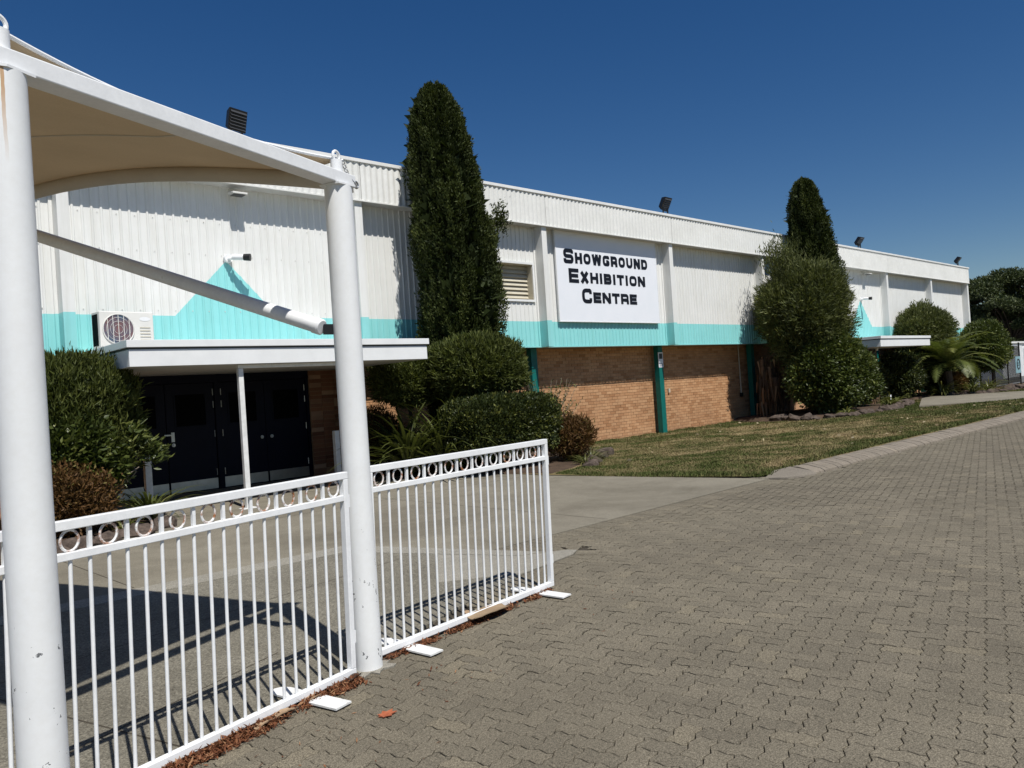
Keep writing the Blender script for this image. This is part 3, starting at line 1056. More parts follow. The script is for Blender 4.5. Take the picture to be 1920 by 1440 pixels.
# louvred window
wx0, wx1, wz0, wz1 = 12.35, 14.13, 3.86, 4.78
win = hp(MB().box(wx0, wx1, YC + 0.22, YC + 0.25, wz0, wz1), 'louvre_window', MT['cream'])
m = MB()
m.box(wx0 - 0.05, wx1 + 0.05, YC - 0.05, YC - 0.026, wz1 - 0.004, wz1 + 0.05).box(wx0 - 0.05, wx1 + 0.05, YC - 0.05, YC - 0.026, wz0 - 0.05, wz0 + 0.004)
m.box(wx0 - 0.05, wx0 + 0.004, YC - 0.05, YC - 0.026, wz0 + 0.004, wz1 - 0.004).box(wx1 - 0.004, wx1 + 0.05, YC - 0.05, YC - 0.026, wz0 + 0.004, wz1 - 0.004)
hp(m, 'window_frame', MT['trim'], win)
m = MB()
m.box(wx0, wx1, YC - 0.02, YC + 0.22, wz1 - 0.012, wz1 - 0.002).box(wx0, wx1, YC - 0.02, YC + 0.22, wz0 + 0.002, wz0 + 0.012)
m.box(wx0 + 0.002, wx0 + 0.012, YC - 0.02, YC + 0.22, wz0 + 0.012, wz1 - 0.012).box(wx1 - 0.012, wx1 - 0.002, YC - 0.02, YC + 0.22, wz0 + 0.012, wz1 - 0.012)
hp(m, 'window_reveal', MT['cream'], win)
for k in range(8):
    zz = wz0 + 0.06 + k * 0.108
    hp(MB().add([(wx0 + 0.013, YC + 0.15, zz), (wx1 - 0.013, YC + 0.15, zz), (wx1 - 0.013, YC + 0.205, zz + 0.10), (wx0 + 0.013, YC + 0.205, zz + 0.10),
                 (wx0 + 0.013, YC + 0.155, zz - 0.006), (wx1 - 0.013, YC + 0.155, zz - 0.006), (wx1 - 0.013, YC + 0.21, zz + 0.094), (wx0 + 0.013, YC + 0.21, zz + 0.094)],
                [(0, 1, 2, 3), (7, 6, 5, 4), (0, 4, 5, 1), (2, 6, 7, 3)]), 'louvre_slat', MT['cream'], win)

# ------------------------------------------------------------------ sign with lettering
def fillet(P, r, closed=False, n=5):
    P = [Vector(p) for p in P]
    out = []
    m = len(P)
    for i, p in enumerate(P):
        if (not closed) and i in (0, m - 1):
            out.append(p)
            continue
        a, b = P[i - 1], P[(i + 1) % m]
        d1, d2 = (a - p), (b - p)
        rr = min(r, d1.length * 0.49, d2.length * 0.49)
        s, e = p + d1.normalized() * rr, p + d2.normalized() * rr
        for k in range(n + 1):
            t_ = k / n
            out.append(s * (1 - t_) ** 2 + p * (2 * t_ * (1 - t_)) + e * t_ ** 2)
    return out
def stroke(m, P, w, depth, closed=False, lift=0.0):
    """flat ribbon of width w along P (x,z), extruded towards -y"""
    n = len(P)
    Lf, Rt = [], []
    for i in range(n):
        a = P[i - 1] if (i > 0 or closed) else P[i]
        b = P[(i + 1) % n] if (i < n - 1 or closed) else P[i]
        d1 = (P[i] - a)
        d2 = (b - P[i])
        d1 = d1.normalized() if d1.length > 1e-9 else d2.normalized()
        d2 = d2.normalized() if d2.length > 1e-9 else d1
        t_ = (d1 + d2)
        t_ = t_.normalized() if t_.length > 1e-6 else d1
        nn = Vector((-t_.y, t_.x))
        k = 1.0 / max(0.55, nn.dot(Vector((-d1.y, d1.x))))
        Lf.append(P[i] + nn * (w / 2 * k))
        Rt.append(P[i] - nn * (w / 2 * k))
    vv = [(p.x, -depth - lift, p.y) for p in Lf] + [(p.x, -depth - lift, p.y) for p in Rt] + [(p.x, 0, p.y) for p in Lf] + [(p.x, 0, p.y) for p in Rt]
    ff = []
    for i in range(n if closed else n - 1):
        j = (i + 1) % n
        ff += [(i, j, n + j, n + i), (i, 2 * n + i, 2 * n + j, j), (n + i, n + j, 3 * n + j, 3 * n + i)]
    if not closed:
        ff += [(0, n, 3 * n, 2 * n), (n - 1, 3 * n - 1, 4 * n - 1, 2 * n - 1)]
    m.add(vv, ff)
def glyph(ch, W, H, t):
    """strokes of an extended, square-shouldered capital W x H with stem t"""
    a, b, c, d = t / 2, W - t / 2, t * 0.45, H - t * 0.45       # centre lines: left, right, bottom, top
    th = t * 0.9
    mid = H * 0.5
    r = H * 0.30
    V = Vector
    S = []
    if ch == 'O':
        S = [(fillet([V((a, c)), V((b, c)), V((b, d)), V((a, d))], r, True), True, th)]
    elif ch == 'D':
        S = [(fillet([V((a, c)), V((a + 0.001, c)), V((b, c)), V((b, d)), V((a + 0.001, d)), V((a, d))], r, False), False, th), ([V((a, 0)), V((a, H))], False, t)]
    elif ch == 'C':
        S = [(fillet([V((b, H * 0.36)), V((b, c)), V((a, c)), V((a, d)), V((b, d)), V((b, H * 0.64))], r), False, th)]
    elif ch == 'G':
        S = [(fillet([V((W * 0.52, H * 0.44)), V((b, H * 0.44)), V((b, c)), V((a, c)), V((a, d)), V((b, d)), V((b, H * 0.68))], r * 0.8), False, th)]
    elif ch == 'S':
        S = [(fillet([V((a, H * 0.33)), V((a, c)), V((b, c)), V((b, mid)), V((a, mid)), V((a, d)), V((b, d)), V((b, H * 0.69))], r * 0.75), False, th)]
    elif ch == 'U':
        S = [(fillet([V((a, H)), V((a, c)), V((b, c)), V((b, H))], r), False, th)]
    elif ch == 'H':
        S = [([V((a, 0)), V((a, H))], False, t), ([V((b, 0)), V((b, H))], False, t), ([V((a, mid)), V((b, mid))], False, th)]
    elif ch == 'I':
        S = [([V((W / 2, 0)), V((W / 2, H))], False, t)]
    elif ch == 'T':
        S = [([V((W / 2, 0)), V((W / 2, H))], False, t), ([V((0, d)), V((W, d))], False, th)]
    elif ch == 'E':
        S = [([V((a, 0)), V((a, H))], False, t)] + [([V((a, z)), V((x, z))], False, th) for z, x in ((c, W), (mid, W * 0.94), (d, W))]
    elif ch == 'N':
        S = [([V((a, 0)), V((a, H))], False, t), ([V((b, 0)), V((b, H))], False, t), ([V((a, H - t * 0.2)), V((b, t * 0.2))], False, t * 1.1)]
    elif ch == 'X':
        S = [([V((a * 1.2, 0)), V((W - a * 1.2, H))], False, t * 1.12), ([V((a * 1.2, H)), V((W - a * 1.2, 0))], False, t * 1.12)]
    elif ch == 'W':
        S = [([V((a * 0.9, H)), V((W * 0.27, 0)), ], False, t), ([V((W * 0.27, 0)), V((W * 0.5, H))], False, t), ([V((W * 0.5, H)), V((W * 0.73, 0))], False, t), ([V((W * 0.73, 0)), V((W - a * 0.9, H))], False, t)]
    elif ch == 'R':
        S = [([V((a, 0)), V((a, H))], False, t), (fillet([V((a, d)), V((b, d)), V((b, H * 0.40)), V((a, H * 0.40))], r * 0.7), False, th), (fillet([V((W * 0.5, H * 0.40)), V((b, H * 0.40)), V((b, 0))], r * 0.4), False, t)]
    elif ch == 'B':
        S = [([V((a, 0)), V((a, H))], False, t), (fillet([V((a, c)), V((b, c)), V((b, mid)), V((a, mid))], r * 0.62), False, th), (fillet([V((a, d)), V((b * 0.97, d)), V((b * 0.97, mid)), V((a, mid))], r * 0.62), False, th)]
    return S
SY = 14.10
sign = empty('sign_board', 'large white board with black capitals SHOWGROUND EXHIBITION CENTRE on the hall', 'sign', (17.2, SY, 4.5))
SO = Vector((17.2, SY, 4.5))
def sp_(m, name, mat, **k):
    o = m.build(name, mat, None, **k)
    o.data.transform(Matrix.Translation(-SO))
    o.parent = sign
    return o
sp_(MB().box(14.99, 19.40, SY, SY + 0.03, 3.315, 5.755), 'panel', MT['sign'])
m = MB()
for q in ((14.97, 19.42, 3.30, 3.325), (14.97, 19.42, 5.745, 5.765), (14.97, 14.995, 3.325, 5.745), (19.395, 19.42, 3.325, 5.745)):
    m.box(q[0], q[1], SY - 0.006, SY + 0.04, q[2], q[3])
sp_(m, 'frame', MT['trim'])
for xx in (15.6, 17.2, 18.8):
    sp_(MB().box(xx - 0.03, xx + 0.03, SY + 0.031, YC - 0.003, 3.32, 5.74), 'batten', MT['black'])
REL = {'I': 0.42, 'W': 1.42, 'N': 1.06, 'O': 1.06, 'E': 0.95, 'T': 0.98, 'G': 1.06, 'U': 1.04, 'D': 1.04, 'R': 1.02, 'H': 1.02, 'X': 1.12, 'B': 1.02}
def line(text, x0, x1, zb, Hb, Hs):
    big = Hb * 1.02
    gap = 0.055
    ws = sum(REL.get(c, 1.0) for c in text[1:])
    unit = (x1 - x0 - big - gap * (len(text) - 1)) / ws
    x = x0
    for i, ch in enumerate(text):
        w = big if i == 0 else unit * REL.get(ch, 1.0)
        h = Hb if i == 0 else Hs
        zz = zb - (Hb - Hs) * 0.16 if i == 0 else zb
        t_ = 0.325 * Hs if i else 0.285 * Hb
        m = MB()
        for s, (P, cl, tw) in enumerate(glyph(ch, w, h, t_)):
            stroke(m, P, tw, 0.006, cl, lift=0.0006 * s)
        m.v = [(v[0] + x, v[1] + SY - 0.0005, v[2] + zz) for v in m.v]
        sp_(m, 'letter', MT['ink'])
        x += w + gap
line('SHOWGROUND', 15.27, 18.95, 4.905, 0.40, 0.30)
line('EXHIBITION', 15.44, 18.79, 4.385, 0.39, 0.30)
line('CENTRE', 15.92, 18.34, 3.84, 0.41, 0.30)

# notice plate on a green column
nx0 = X0 + 3 * LB - 0.23
note = empty('notice_plate', 'small white notice plate fixed high on a green column', 'notice', (nx0 + 0.11, 14.5, 2.2))
o = MB().box(-0.115, 0.115, -0.004, 0.012, -0.235, 0.235).build('plate', MT['sign'], note)
m = MB().box(-0.085, 0.085, -0.007, -0.0045, 0.03, 0.20)
m.build('pictogram', MT['grille'], note)
m = MB()
for k in range(3):
    m.box(-0.085, 0.085 - 0.03 * (k == 2), -0.007, -0.0045, -0.13 - 0.035 * k, -0.115 - 0.035 * k)
m.build('text_lines', MT['ink'], note)

# ------------------------------------------------------------------ fittings on the hall
def floodlight(label, x, z, tilt, turn, s=1.0):
    f = empty('floodlight', label, 'floodlight', (x, 14.28, z), 'roof edge floodlights')
    f.rotation_euler = (0, 0, turn)
    b = MB()
    b.bar((-0.13, 0, -0.24), (-0.13, 0, 0.16), 0.03, 0.03, (0, 1, 0)).bar((0.13, 0, -0.24), (0.13, 0, 0.16), 0.03, 0.03, (0, 1, 0)).bar((-0.15, 0, 0.0), (0.15, 0, 0.0), 0.03, 0.03)
    b.box(-0.19, 0.19, -0.06, 0.06, -0.26, -0.235)
    b.build('bracket', MT['black'], f)
    rot = Matrix.Translation((0, 0, 0.24)) @ Matrix.Rotation(tilt, 4, 'X')
    h = MB().add([(-0.21, -0.07, -0.21), (0.21, -0.07, -0.21), (0.21, -0.07, 0.21), (-0.21, -0.07, 0.21), (-0.15, 0.09, -0.15), (0.15, 0.09, -0.15), (0.15, 0.09, 0.15), (-0.15, 0.09, 0.15)],
                 [(0, 1, 2, 3), (7, 6, 5, 4), (0, 4, 5, 1), (1, 5, 6, 2), (2, 6, 7, 3), (3, 7, 4, 0)])
    o = h.build('housing', MT['black'], f, bevel=0.012)
    o.matrix_local = rot
    for k in range(6):
        o2 = MB().add([(-0.18, -0.100, -0.17 + k * 0.06), (0.18, -0.100, -0.17 + k * 0.06), (0.18, -0.073, -0.135 + k * 0.06), (-0.18, -0.073, -0.135 + k * 0.06)], [(0, 1, 2, 3)]).build('louvre', MT['grille'], o)
    return f
floodlight('black floodlight on the roof edge above the air conditioner', 6.45, 6.88, radians(14), 0.25)
floodlight('black floodlight on the roof edge right above the sign board', 20.33, 6.88, radians(28), 0.05)
floodlight('black floodlight on the roof edge just right of the far cypress', 34.7, 6.88, radians(38), 0.0)
floodlight('black floodlight at the far right end of the roof', 47.55, 6.88, radians(42), 0.1)

def wall_light(label, x):
    w = empty('wall_light', label, 'wall light', (x, YC, 5.62), 'wall lights under the soffit')
    MB().box(-0.03, 0.03, -0.14, -0.0, 0.0, 0.05).build('arm', MT['acw'], w)
    MB().add([(-0.14, -0.38, -0.05), (0.14, -0.38, -0.05), (0.14, -0.12, -0.02), (-0.14, -0.12, -0.02), (-0.14, -0.38, -0.015), (0.14, -0.38, -0.015), (0.14, -0.12, 0.03), (-0.14, -0.12, 0.03)],
             [(0, 3, 2, 1), (4, 5, 6, 7), (0, 1, 5, 4), (1, 2, 6, 5), (2, 3, 7, 6), (3, 0, 4, 7)]).build('lamp_head', MT['acw'], w, bevel=0.008)
    MB().box(-0.11, 0.11, -0.35, -0.16, -0.058, -0.052).build('lens', MT['grille'], w)
wall_light('small grey wall light under the soffit above the near camera', 6.25)
wall_light('small white wall light under the soffit beside the far bushy tree', 34.6)

def camera_unit(label, x, z, turn):
    w = empty('security_camera', label, 'security camera', (x, YC - 0.03, z), 'bullet cameras on the wall')
    w.rotation_euler = (0, 0, turn)
    MB().tube([(0, 0.0, 0), (0, -0.07, 0)], [0.085, 0.08], 14).build('mount', MT['white'], w, smooth=True)
    MB().tube([(0, -0.06, -0.01), (0.0, -0.13, -0.02), (0.05, -0.17, 0.0)], 0.03, 8).build('joint', MT['white'], w, smooth=True)
    MB().tube([(0.03, -0.16, 0.005), (0.20, -0.30, -0.01)], 0.056, 14).build('body', MT['white'], w, smooth=True)
    MB().tube([(0.19, -0.292, -0.009), (0.285, -0.37, -0.018)], [0.062, 0.068], 14).build('hood', MT['black'], w, smooth=True)
camera_unit('white bullet camera with black hood at the peak of the near turquoise triangle', 6.07, 4.40, 0)
camera_unit('white bullet camera above the far turquoise triangle', 34.25, 4.50, -0.7)

# air conditioner on the near canopy
ac = empty('air_conditioner', 'white outdoor air conditioner with round fan grille on the near canopy roof', 'air conditioner', (4.02, 13.45, 2.66))
ac.rotation_euler = (0, 0, 0.12)
AW, AH, AD = 0.86, 0.585, 0.31
m = MB().box(-AW / 2, AW / 2, 0.0, AD, 0.03, 0.03 + AH)
m.build('casing', MT['acw'], ac, bevel=0.015)
fan = MB()
n = 36
fan.add([(-0.145 + 0.235 * cos(2 * pi * k / n), -0.006, 0.325 + 0.235 * sin(2 * pi * k / n)) for k in range(n)], [tuple(range(n))])
fan.build('fan_opening', MT['acblue'], ac)
g = MB()
ring = [(-0.145 + 0.243 * cos(2 * pi * k / 36), -0.012, 0.325 + 0.243 * sin(2 * pi * k / 36)) for k in range(36)]
g.tube(ring, 0.010, 6, closed=True)
for k in range(-2, 3):
    xx = -0.145 + k * 0.085
    hz = sqrt(max(0, 0.24 ** 2 - (k * 0.085) ** 2))
    g.bar((xx, -0.014, 0.325 - hz), (xx, -0.014, 0.325 + hz), 0.008, 0.008, (0, 1, 0))
for rr in (0.07, 0.13, 0.19):
    g.tube([(-0.145 + rr * cos(2 * pi * k / 28), -0.013, 0.325 + rr * sin(2 * pi * k / 28)) for k in range(28)], 0.0025, 4, closed=True)
g.build('fan_grille', MT['acw'], ac)
v = MB()
for k in range(6):
    v.box(0.20, 0.37, -0.008, -0.001, 0.10 + k * 0.05, 0.112 + k * 0.05)
v.build('vent_slots', MT['cream'], ac)
MB().add([(0.285 + 0.09 * cos(2 * pi * k / 20), -0.004, 0.50 + 0.035 * sin(2 * pi * k / 20)) for k in range(20)], [tuple(range(20))]).build('badge', MT['white'], ac)
MB().box(-AW / 2 - 0.006, -AW / 2 - 0.001, 0.07, 0.27, 0.06, 0.57).build('side_opening', MT['dark'], ac)
for sx in (-0.3, 0.3):
    MB().box(sx - 0.03, sx + 0.03, -0.02, AD + 0.02, -0.02, 0.029).build('foot', MT['grille'], ac)

# portal frame under the near canopy and two short posts
pf = empty('portal_frame', 'worn white steel post and beam standing in front of the doors', 'frame', (5.13, 11.78, 0))
MB().box(-0.04, 0.04, -0.04, 0.04, 0, 2.20).build('post', MT['plate'], pf, bevel=0.006)
MB().box(-0.04, 1.78, -0.035, 0.035, 2.203, 2.262).build('beam', MT['plate'], pf, bevel=0.006)
MB().box(-0.12, 0.12, -0.10, 0.10, -0.004, 0.012).build('base_plate', MT['plate'], pf)
def short_post(label, x, y, h):
    p = empty('short_post', label, 'bollard', (x, y, 0), 'white posts by the doors')
    MB().box(-0.05, 0.05, -0.05, 0.05, 0, h).build('post', MT['plate'], p, bevel=0.006)
    MB().box(-0.10, 0.10, -0.10, 0.10, 0.003, 0.014).build('base_plate', MT['plate'], p)
    for zz in (h - 0.08, h - 0.2):
        MB().tube([(0.055, 0, zz), (0.049, 0, zz)], 0.012, 8).build('bolt', MT['grille'], p)
short_post('short white post beside the left hedge in front of the doors', 4.02, 12.9, 1.02)
short_post('short white post by the brick pier behind the sail pole', 7.62, 13.3, 1.02)

# ------------------------------------------------------------------ shade structure on white poles
P1, P2 = Vector((0.60, 3.27, 0)), Vector((2.424, 4.02, 0))
DD = (P2 - P1).normalized()
NN = Vector((-DD.y, DD.x, 0))
SPAN = 5.3
P3, P4 = P2 + NN * SPAN, P1 + NN * SPAN
shade = empty('shade_sail', 'beige shade sail on white steel poles with beam and arched tube', 'shade sail', P2)
def sh(m, name, mat, parent=None, **k):
    o = m.build(name, mat, None, **k)
    o.data.transform(Matrix.Translation(-P2))
    o.parent = parent or shade
    return o
PH = 2.87
def ring_pts(c, d1, d2, r, n=20):
    return [c + d1 * (r * cos(2 * pi * k / n)) + d2 * (r * sin(2 * pi * k / n)) for k in range(n)]
Zv = Vector((0, 0, 1))
for i, p in enumerate((P2, P1, P3, P4)):
    pole = sh(MB().tube([p + Zv * -0.02, p + Zv * 0.6, p + Zv * 1.4, p + Zv * 2.2, p + Zv * PH], 0.082, 32), 'pole', MT['pole'], smooth=True)
    stub = sh(MB().tube([p + Zv * (PH + 0.02), p + Zv * (PH + 0.16)], 0.036, 16), 'stub', MT['white'], pole, smooth=True)
    sh(MB().tube(ring_pts(p + Zv * (PH + 0.185), DD, Zv, 0.030), 0.009, 8, closed=True), 'eye_ring', MT['white'], pole, smooth=True)
    poly = []
    for k in range(22):
        a = 2 * pi * k / 22
        r = 0.125 + 0.035 * random.uniform(-1, 1)
        poly.append((p.x + r * cos(a), p.y + r * sin(a)))
    sh(MB().prism(poly, -0.01, 0.009), 'footing', MT['aggl'], pole)
def beam(a, b):
    """rolled beam between pole heads, top flange showing, with pointed end plates"""
    d = (b - a).normalized()
    m = MB()
    m.bar(a - d * 0.12 + Zv * (PH + 0.045), b + d * 0.11 + Zv * (PH + 0.045), 0.105, 0.075)
    o = sh(m, 'beam', MT['white'], bevel=0.006)
    s = Vector((d.y, -d.x, 0))
    for e, sg in ((b, 1), (a, -1)):
        q = MB()
        z0 = Zv * (PH - 0.004)
        pts = [e - d * 0.085 * sg + s * 0.07, e + d * 0.03 * sg + s * 0.085, e + d * 0.155 * sg, e + d * 0.03 * sg - s * 0.085, e - d * 0.085 * sg - s * 0.07]
        if sg < 0:
            pts = pts[::-1]
        q.add([p + z0 for p in pts] + [p + z0 + Zv * 0.010 for p in pts], [tuple(range(5))[::-1], tuple(range(5, 10))] + [(k, (k + 1) % 5, 5 + (k + 1) % 5, 5 + k) for k in range(5)])
        sh(q, 'head_plate', MT['white'], o)
    return o
beam(P1, P2)
beam(P4, P3)
def archz(s):
    return 2.90 + 0.40 * sin(pi * min(max(s / SPAN, 0), 1))
for a in (P2, P1):
    pts = [a + NN * (SPAN * k / 28) + Zv * archz(SPAN * k / 28) for k in range(29)]
    sh(MB().tube(pts, 0.048, 14), 'arch_tube', MT['hem'], smooth=True)
# diagonal strut from the pole to the arch, capped
sa = P2 + NN * 0.13 - DD * 0.10 + Zv * 2.045
sb = P2 + NN * 3.50 - DD * 0.02 + Zv * 3.245
strut = sh(MB().tube([sb, sa + (sb - sa).normalized() * 0.01], 0.045, 20), 'strut', MT['white'], smooth=True)
dv = (sa - sb).normalized()
sh(MB().tube([sa - dv * 0.03, sa + dv * 0.018, sa + dv * 0.028], [0.049, 0.049, 0.040], 20), 'strut_cap', MT['white'], strut, smooth=True)
sh(MB().bar(sa + DD * 0.015 - NN * 0.02 - Zv * 0.02, P2 + Zv * 2.02, 0.03, 0.06), 'strut_bracket', MT['black'], strut)
# the cloth: a shallow vault with scalloped edges
NU, NV = 26, 44
LU = (P2 - P1).length
def cloth(u, v):
    """u along the poles 0..1, v across 0..1"""
    sc_ = 4 * u * (1 - u)
    inset = 0.02 + 0.10 * sc_
    s = inset + (SPAN - 2 * inset) * v
    e = -0.022
    uu = e + (1 - 2 * e) * u
    z = archz(s) + 0.052 + 0.10 * max(0, 1 - s / 0.5) ** 2 + 0.10 * max(0, 1 - (SPAN - s) / 0.5) ** 2 - 0.03 * sc_
    return P1 + DD * (LU * uu) + NN * s + Zv * z
vv = [cloth(i / NU, j / NV) for i in range(NU + 1) for j in range(NV + 1)]
ff = [(i * (NV + 1) + j, (i + 1) * (NV + 1) + j, (i + 1) * (NV + 1) + j + 1, i * (NV + 1) + j + 1) for i in range(NU) for j in range(NV)]
fab = sh(MB().add(vv, ff), 'cloth', MT['fabric'], smooth=True)
so = fab.modifiers.new('thick', 'SOLIDIFY')
so.thickness = 0.004
for v_ in (0.0, 1.0):
    sh(MB().tube([cloth(i / NU, v_) + Zv * 0.003 for i in range(NU + 1)], 0.009, 6), 'hem', MT['trim'], fab, smooth=True)
seam = MB().tube([cloth(0.55, j / NV) - Zv * 0.005 for j in range(NV + 1)], 0.006, 5)
sh(seam, 'seam', MT['hem'], fab, smooth=True)
# shackles and a loop of chain at the pole heads
def chain(p):
    m = MB()
    c = p + DD * 0.02 + Zv * (PH + 0.15) - NN * 0.03
    q = p + DD * 0.105 + Zv * (PH + 0.03) - NN * 0.045
    for k in range(8):
        t_ = k / 7
        cc = c.lerp(q, t_) - Zv * 0.02 * sin(pi * t_)
        ax = (q - c).normalized()
        sd = ax.cross(Zv).normalized() if k % 2 else NN
        m.tube(ring_pts(cc, ax * 1.5, sd, 0.011, 10), 0.0035, 5, closed=True)
    m.tube(ring_pts(q + DD * 0.015, DD, Zv, 0.02, 14), 0.006, 6, closed=True)
    return m
sh(chain(P2), 'shackle_chain', MT['steel'], smooth=True)
m = MB().tube(ring_pts(P1 + DD * 0.06 - NN * 0.04 + Zv * (PH + 0.045), DD, Zv, 0.032, 18), 0.010, 8, closed=True)
m.tube([P1 + DD * -0.02 - NN * 0.04 + Zv * (PH + 0.035), P1 + DD * 0.06 - NN * 0.04 + Zv * (PH + 0.035)], 0.011, 8)
sh(m, 'shackle', MT['steel'], smooth=True)

# ------------------------------------------------------------------ portable barriers
def barrier(label, a, b, nb, lean, feet, ring_off=0):
    """a, b: bottom corners on the ground; a row of balusters, a band of rings under the top rail"""
    a, b = Vector((a[0], a[1], 0)), Vector((b[0], b[1], 0))
    d = (b - a).normalized()
    Ln = (b - a).length
    s = Vector((d.y, -d.x, 0))
    root = empty('barrier', label, 'barrier', a, 'white barriers under the shade sail')
    rot = Matrix(((d.x, s.x, 0, a.x), (d.y, s.y, 0, a.y), (0, 0, 1, 0), (0, 0, 0, 1)))
    root.matrix_world = rot @ Matrix.Shear('XY', 4, (0, 0)) if False else rot
    def X(m):
        m.v = [(v[0] + lean * v[2], v[1], v[2]) for v in m.v]
        return m
    T = 1.185
    X(MB().box(0, Ln, -0.02, 0.02, T - 0.04, T)).build('top_rail', MT['white'], root, bevel=0.003)
    X(MB().box(0.035, Ln - 0.035, -0.017, 0.017, T - 0.165, T - 0.132)).build('second_rail', MT['white'], root, bevel=0.003)
    X(MB().box(0, Ln, -0.02, 0.02, 0.025, 0.062)).build('bottom_rail', MT['white'], root, bevel=0.003)
    for x0_ in (0, Ln - 0.035):
        X(MB().box(x0_, x0_ + 0.035, -0.0195, 0.0195, 0.0625, T - 0.0405)).build('end_post', MT['white'], root, bevel=0.003)
    pitch = (Ln - 0.035) / (nb + 1)
    rj = 0
    for k in range(1, nb + 1):
        x = 0.0175 + pitch * k
        X(MB().tube([(x, 0, 0.061), (x, 0, T - 0.164)], 0.0085, 10)).build('baluster', MT['white'], root, smooth=True)
        if (k + ring_off) % 2 == 0:
            X(MB().box(x - 0.008, x + 0.008, -0.008, 0.008, T - 0.133, T - 0.039)).build('spacer', MT['white'], root)
        else:
            r = 0.0435
            X(MB().tube([(x + r * 0.86 * cos(2 * pi * q / 22), 0, T - 0.086 + r * sin(2 * pi * q / 22)) for q in range(22)], 0.0058, 6, closed=True)).build('ring', MT['rust'], root, smooth=True)
    for x in feet:
        f = MB()
        pts = [(x - 0.055, 0.27), (x + 0.055, 0.27), (x + 0.055, -0.20), (x + 0.035, -0.25), (x, -0.27), (x - 0.035, -0.25), (x - 0.055, -0.20)]
        f.prism(pts[::-1], 0.012, 0.022).build('foot', MT['plate'], root)
    X(MB().box(Ln - 0.004, Ln + 0.014, -0.012, 0.012, 0.20, 0.27).box(Ln - 0.004, Ln + 0.014, -0.012, 0.012, 0.98, 1.05)).build('hook', MT['white'], root)
    return root
LA, LBr = Vector((0.20, 3.435)), Vector((2.285, 3.955))
barrier('white ringed barrier panel between the two sail poles', (0.20, 3.435), (2.285, 3.955), 25, 0.026, [0.25, 1.80], 0)
barrier('white ringed barrier panel right of the far sail pole', (2.50, 4.085), (4.325, 4.345), 22, 0.030, [0.27, 1.66], 0)
barrier('white ringed barrier panel partly cut off at the left edge', (-2.0, 2.90), (0.15, 3.425), 25, 0.026, [0.25, 1.80], 1)

# ------------------------------------------------------------------ dry litter along the barrier feet
def strips(n, path, spread, zmax, size, mat, name):
    P = np.array(path, float)
    seg = np.linalg.norm(np.diff(P, axis=0), axis=1)
    cum = np.concatenate([[0], np.cumsum(seg)])
    s = RNG.random(n) * cum[-1]
    # gather into drifts
    dens = fbm(np.stack([s * 2.2, s * 0 + 4.2, s * 0], -1))
    keep = RNG.random(n) < np.clip((dens - 0.33) * 4.5, 0.05, 1)
    s = s[keep]
    n = len(s)
    x = np.interp(s, cum, P[:, 0])
    y = np.interp(s, cum, P[:, 1])
    o = np.abs(RNG.normal(0, spread, n))
    a0 = math.atan2(P[-1, 1] - P[0, 1], P[-1, 0] - P[0, 0])
    x += o * sin(a0)
    y -= o * cos(a0)
    z = 0.004 + RNG.random(n) * zmax * np.exp(-o / (spread * 1.2))
    ang = RNG.random(n) * 2 * pi
    ln = size * RNG.uniform(0.4, 1.3, n)
    wd = ln * RNG.uniform(0.10, 0.38, n)
    pit = RNG.normal(0, 0.35, n)
    dx, dy, dz = np.cos(ang) * np.cos(pit), np.sin(ang) * np.cos(pit), np.sin(pit)
    px, py = -np.sin(ang), np.cos(ang)
    c = np.stack([x, y, z + np.abs(dz) * ln * 0.5], -1)
    D = np.stack([dx, dy, dz], -1) * ln[:, None] / 2
    Q = np.stack([px, py, RNG.normal(0, 0.4, n)], -1) * wd[:, None] / 2
    V = np.stack([c - D, c + Q, c + D, c - Q], 1).reshape(-1, 3)
    V[:, 2] = np.maximum(V[:, 2], 0.0025)
    k = np.arange(n)[:, None] * 4
    T_ = np.concatenate([k + np.array([[0, 1, 2]]), k + np.array([[0, 2, 3]])], 0)
    tint = RNG.random(n)
    return mesh_np(name, V, T_, mat, None, np.concatenate([tint, tint]))
o = strips(9000, [(0.5, 3.475), (2.28, 3.915)], 0.032, 0.030, 0.036, MT['litter'], 'leaf_litter')
tag(o, 'reddish brown dry leaf litter drifted along the middle barrier', 'litter', kind='stuff')
o = strips(4200, [(2.54, 4.055), (4.25, 4.305)], 0.022, 0.02, 0.033, MT['litter'], 'leaf_litter')
tag(o, 'reddish brown dry leaf litter drifted along the right barrier', 'litter', kind='stuff')
o = strips(120, [(0.8, 3.3), (4.6, 4.2)], 0.35, 0.0, 0.03, MT['litter'], 'leaf_scraps')
tag(o, 'scattered dry leaf scraps lying on the pavers near the barriers', 'litter', kind='stuff')

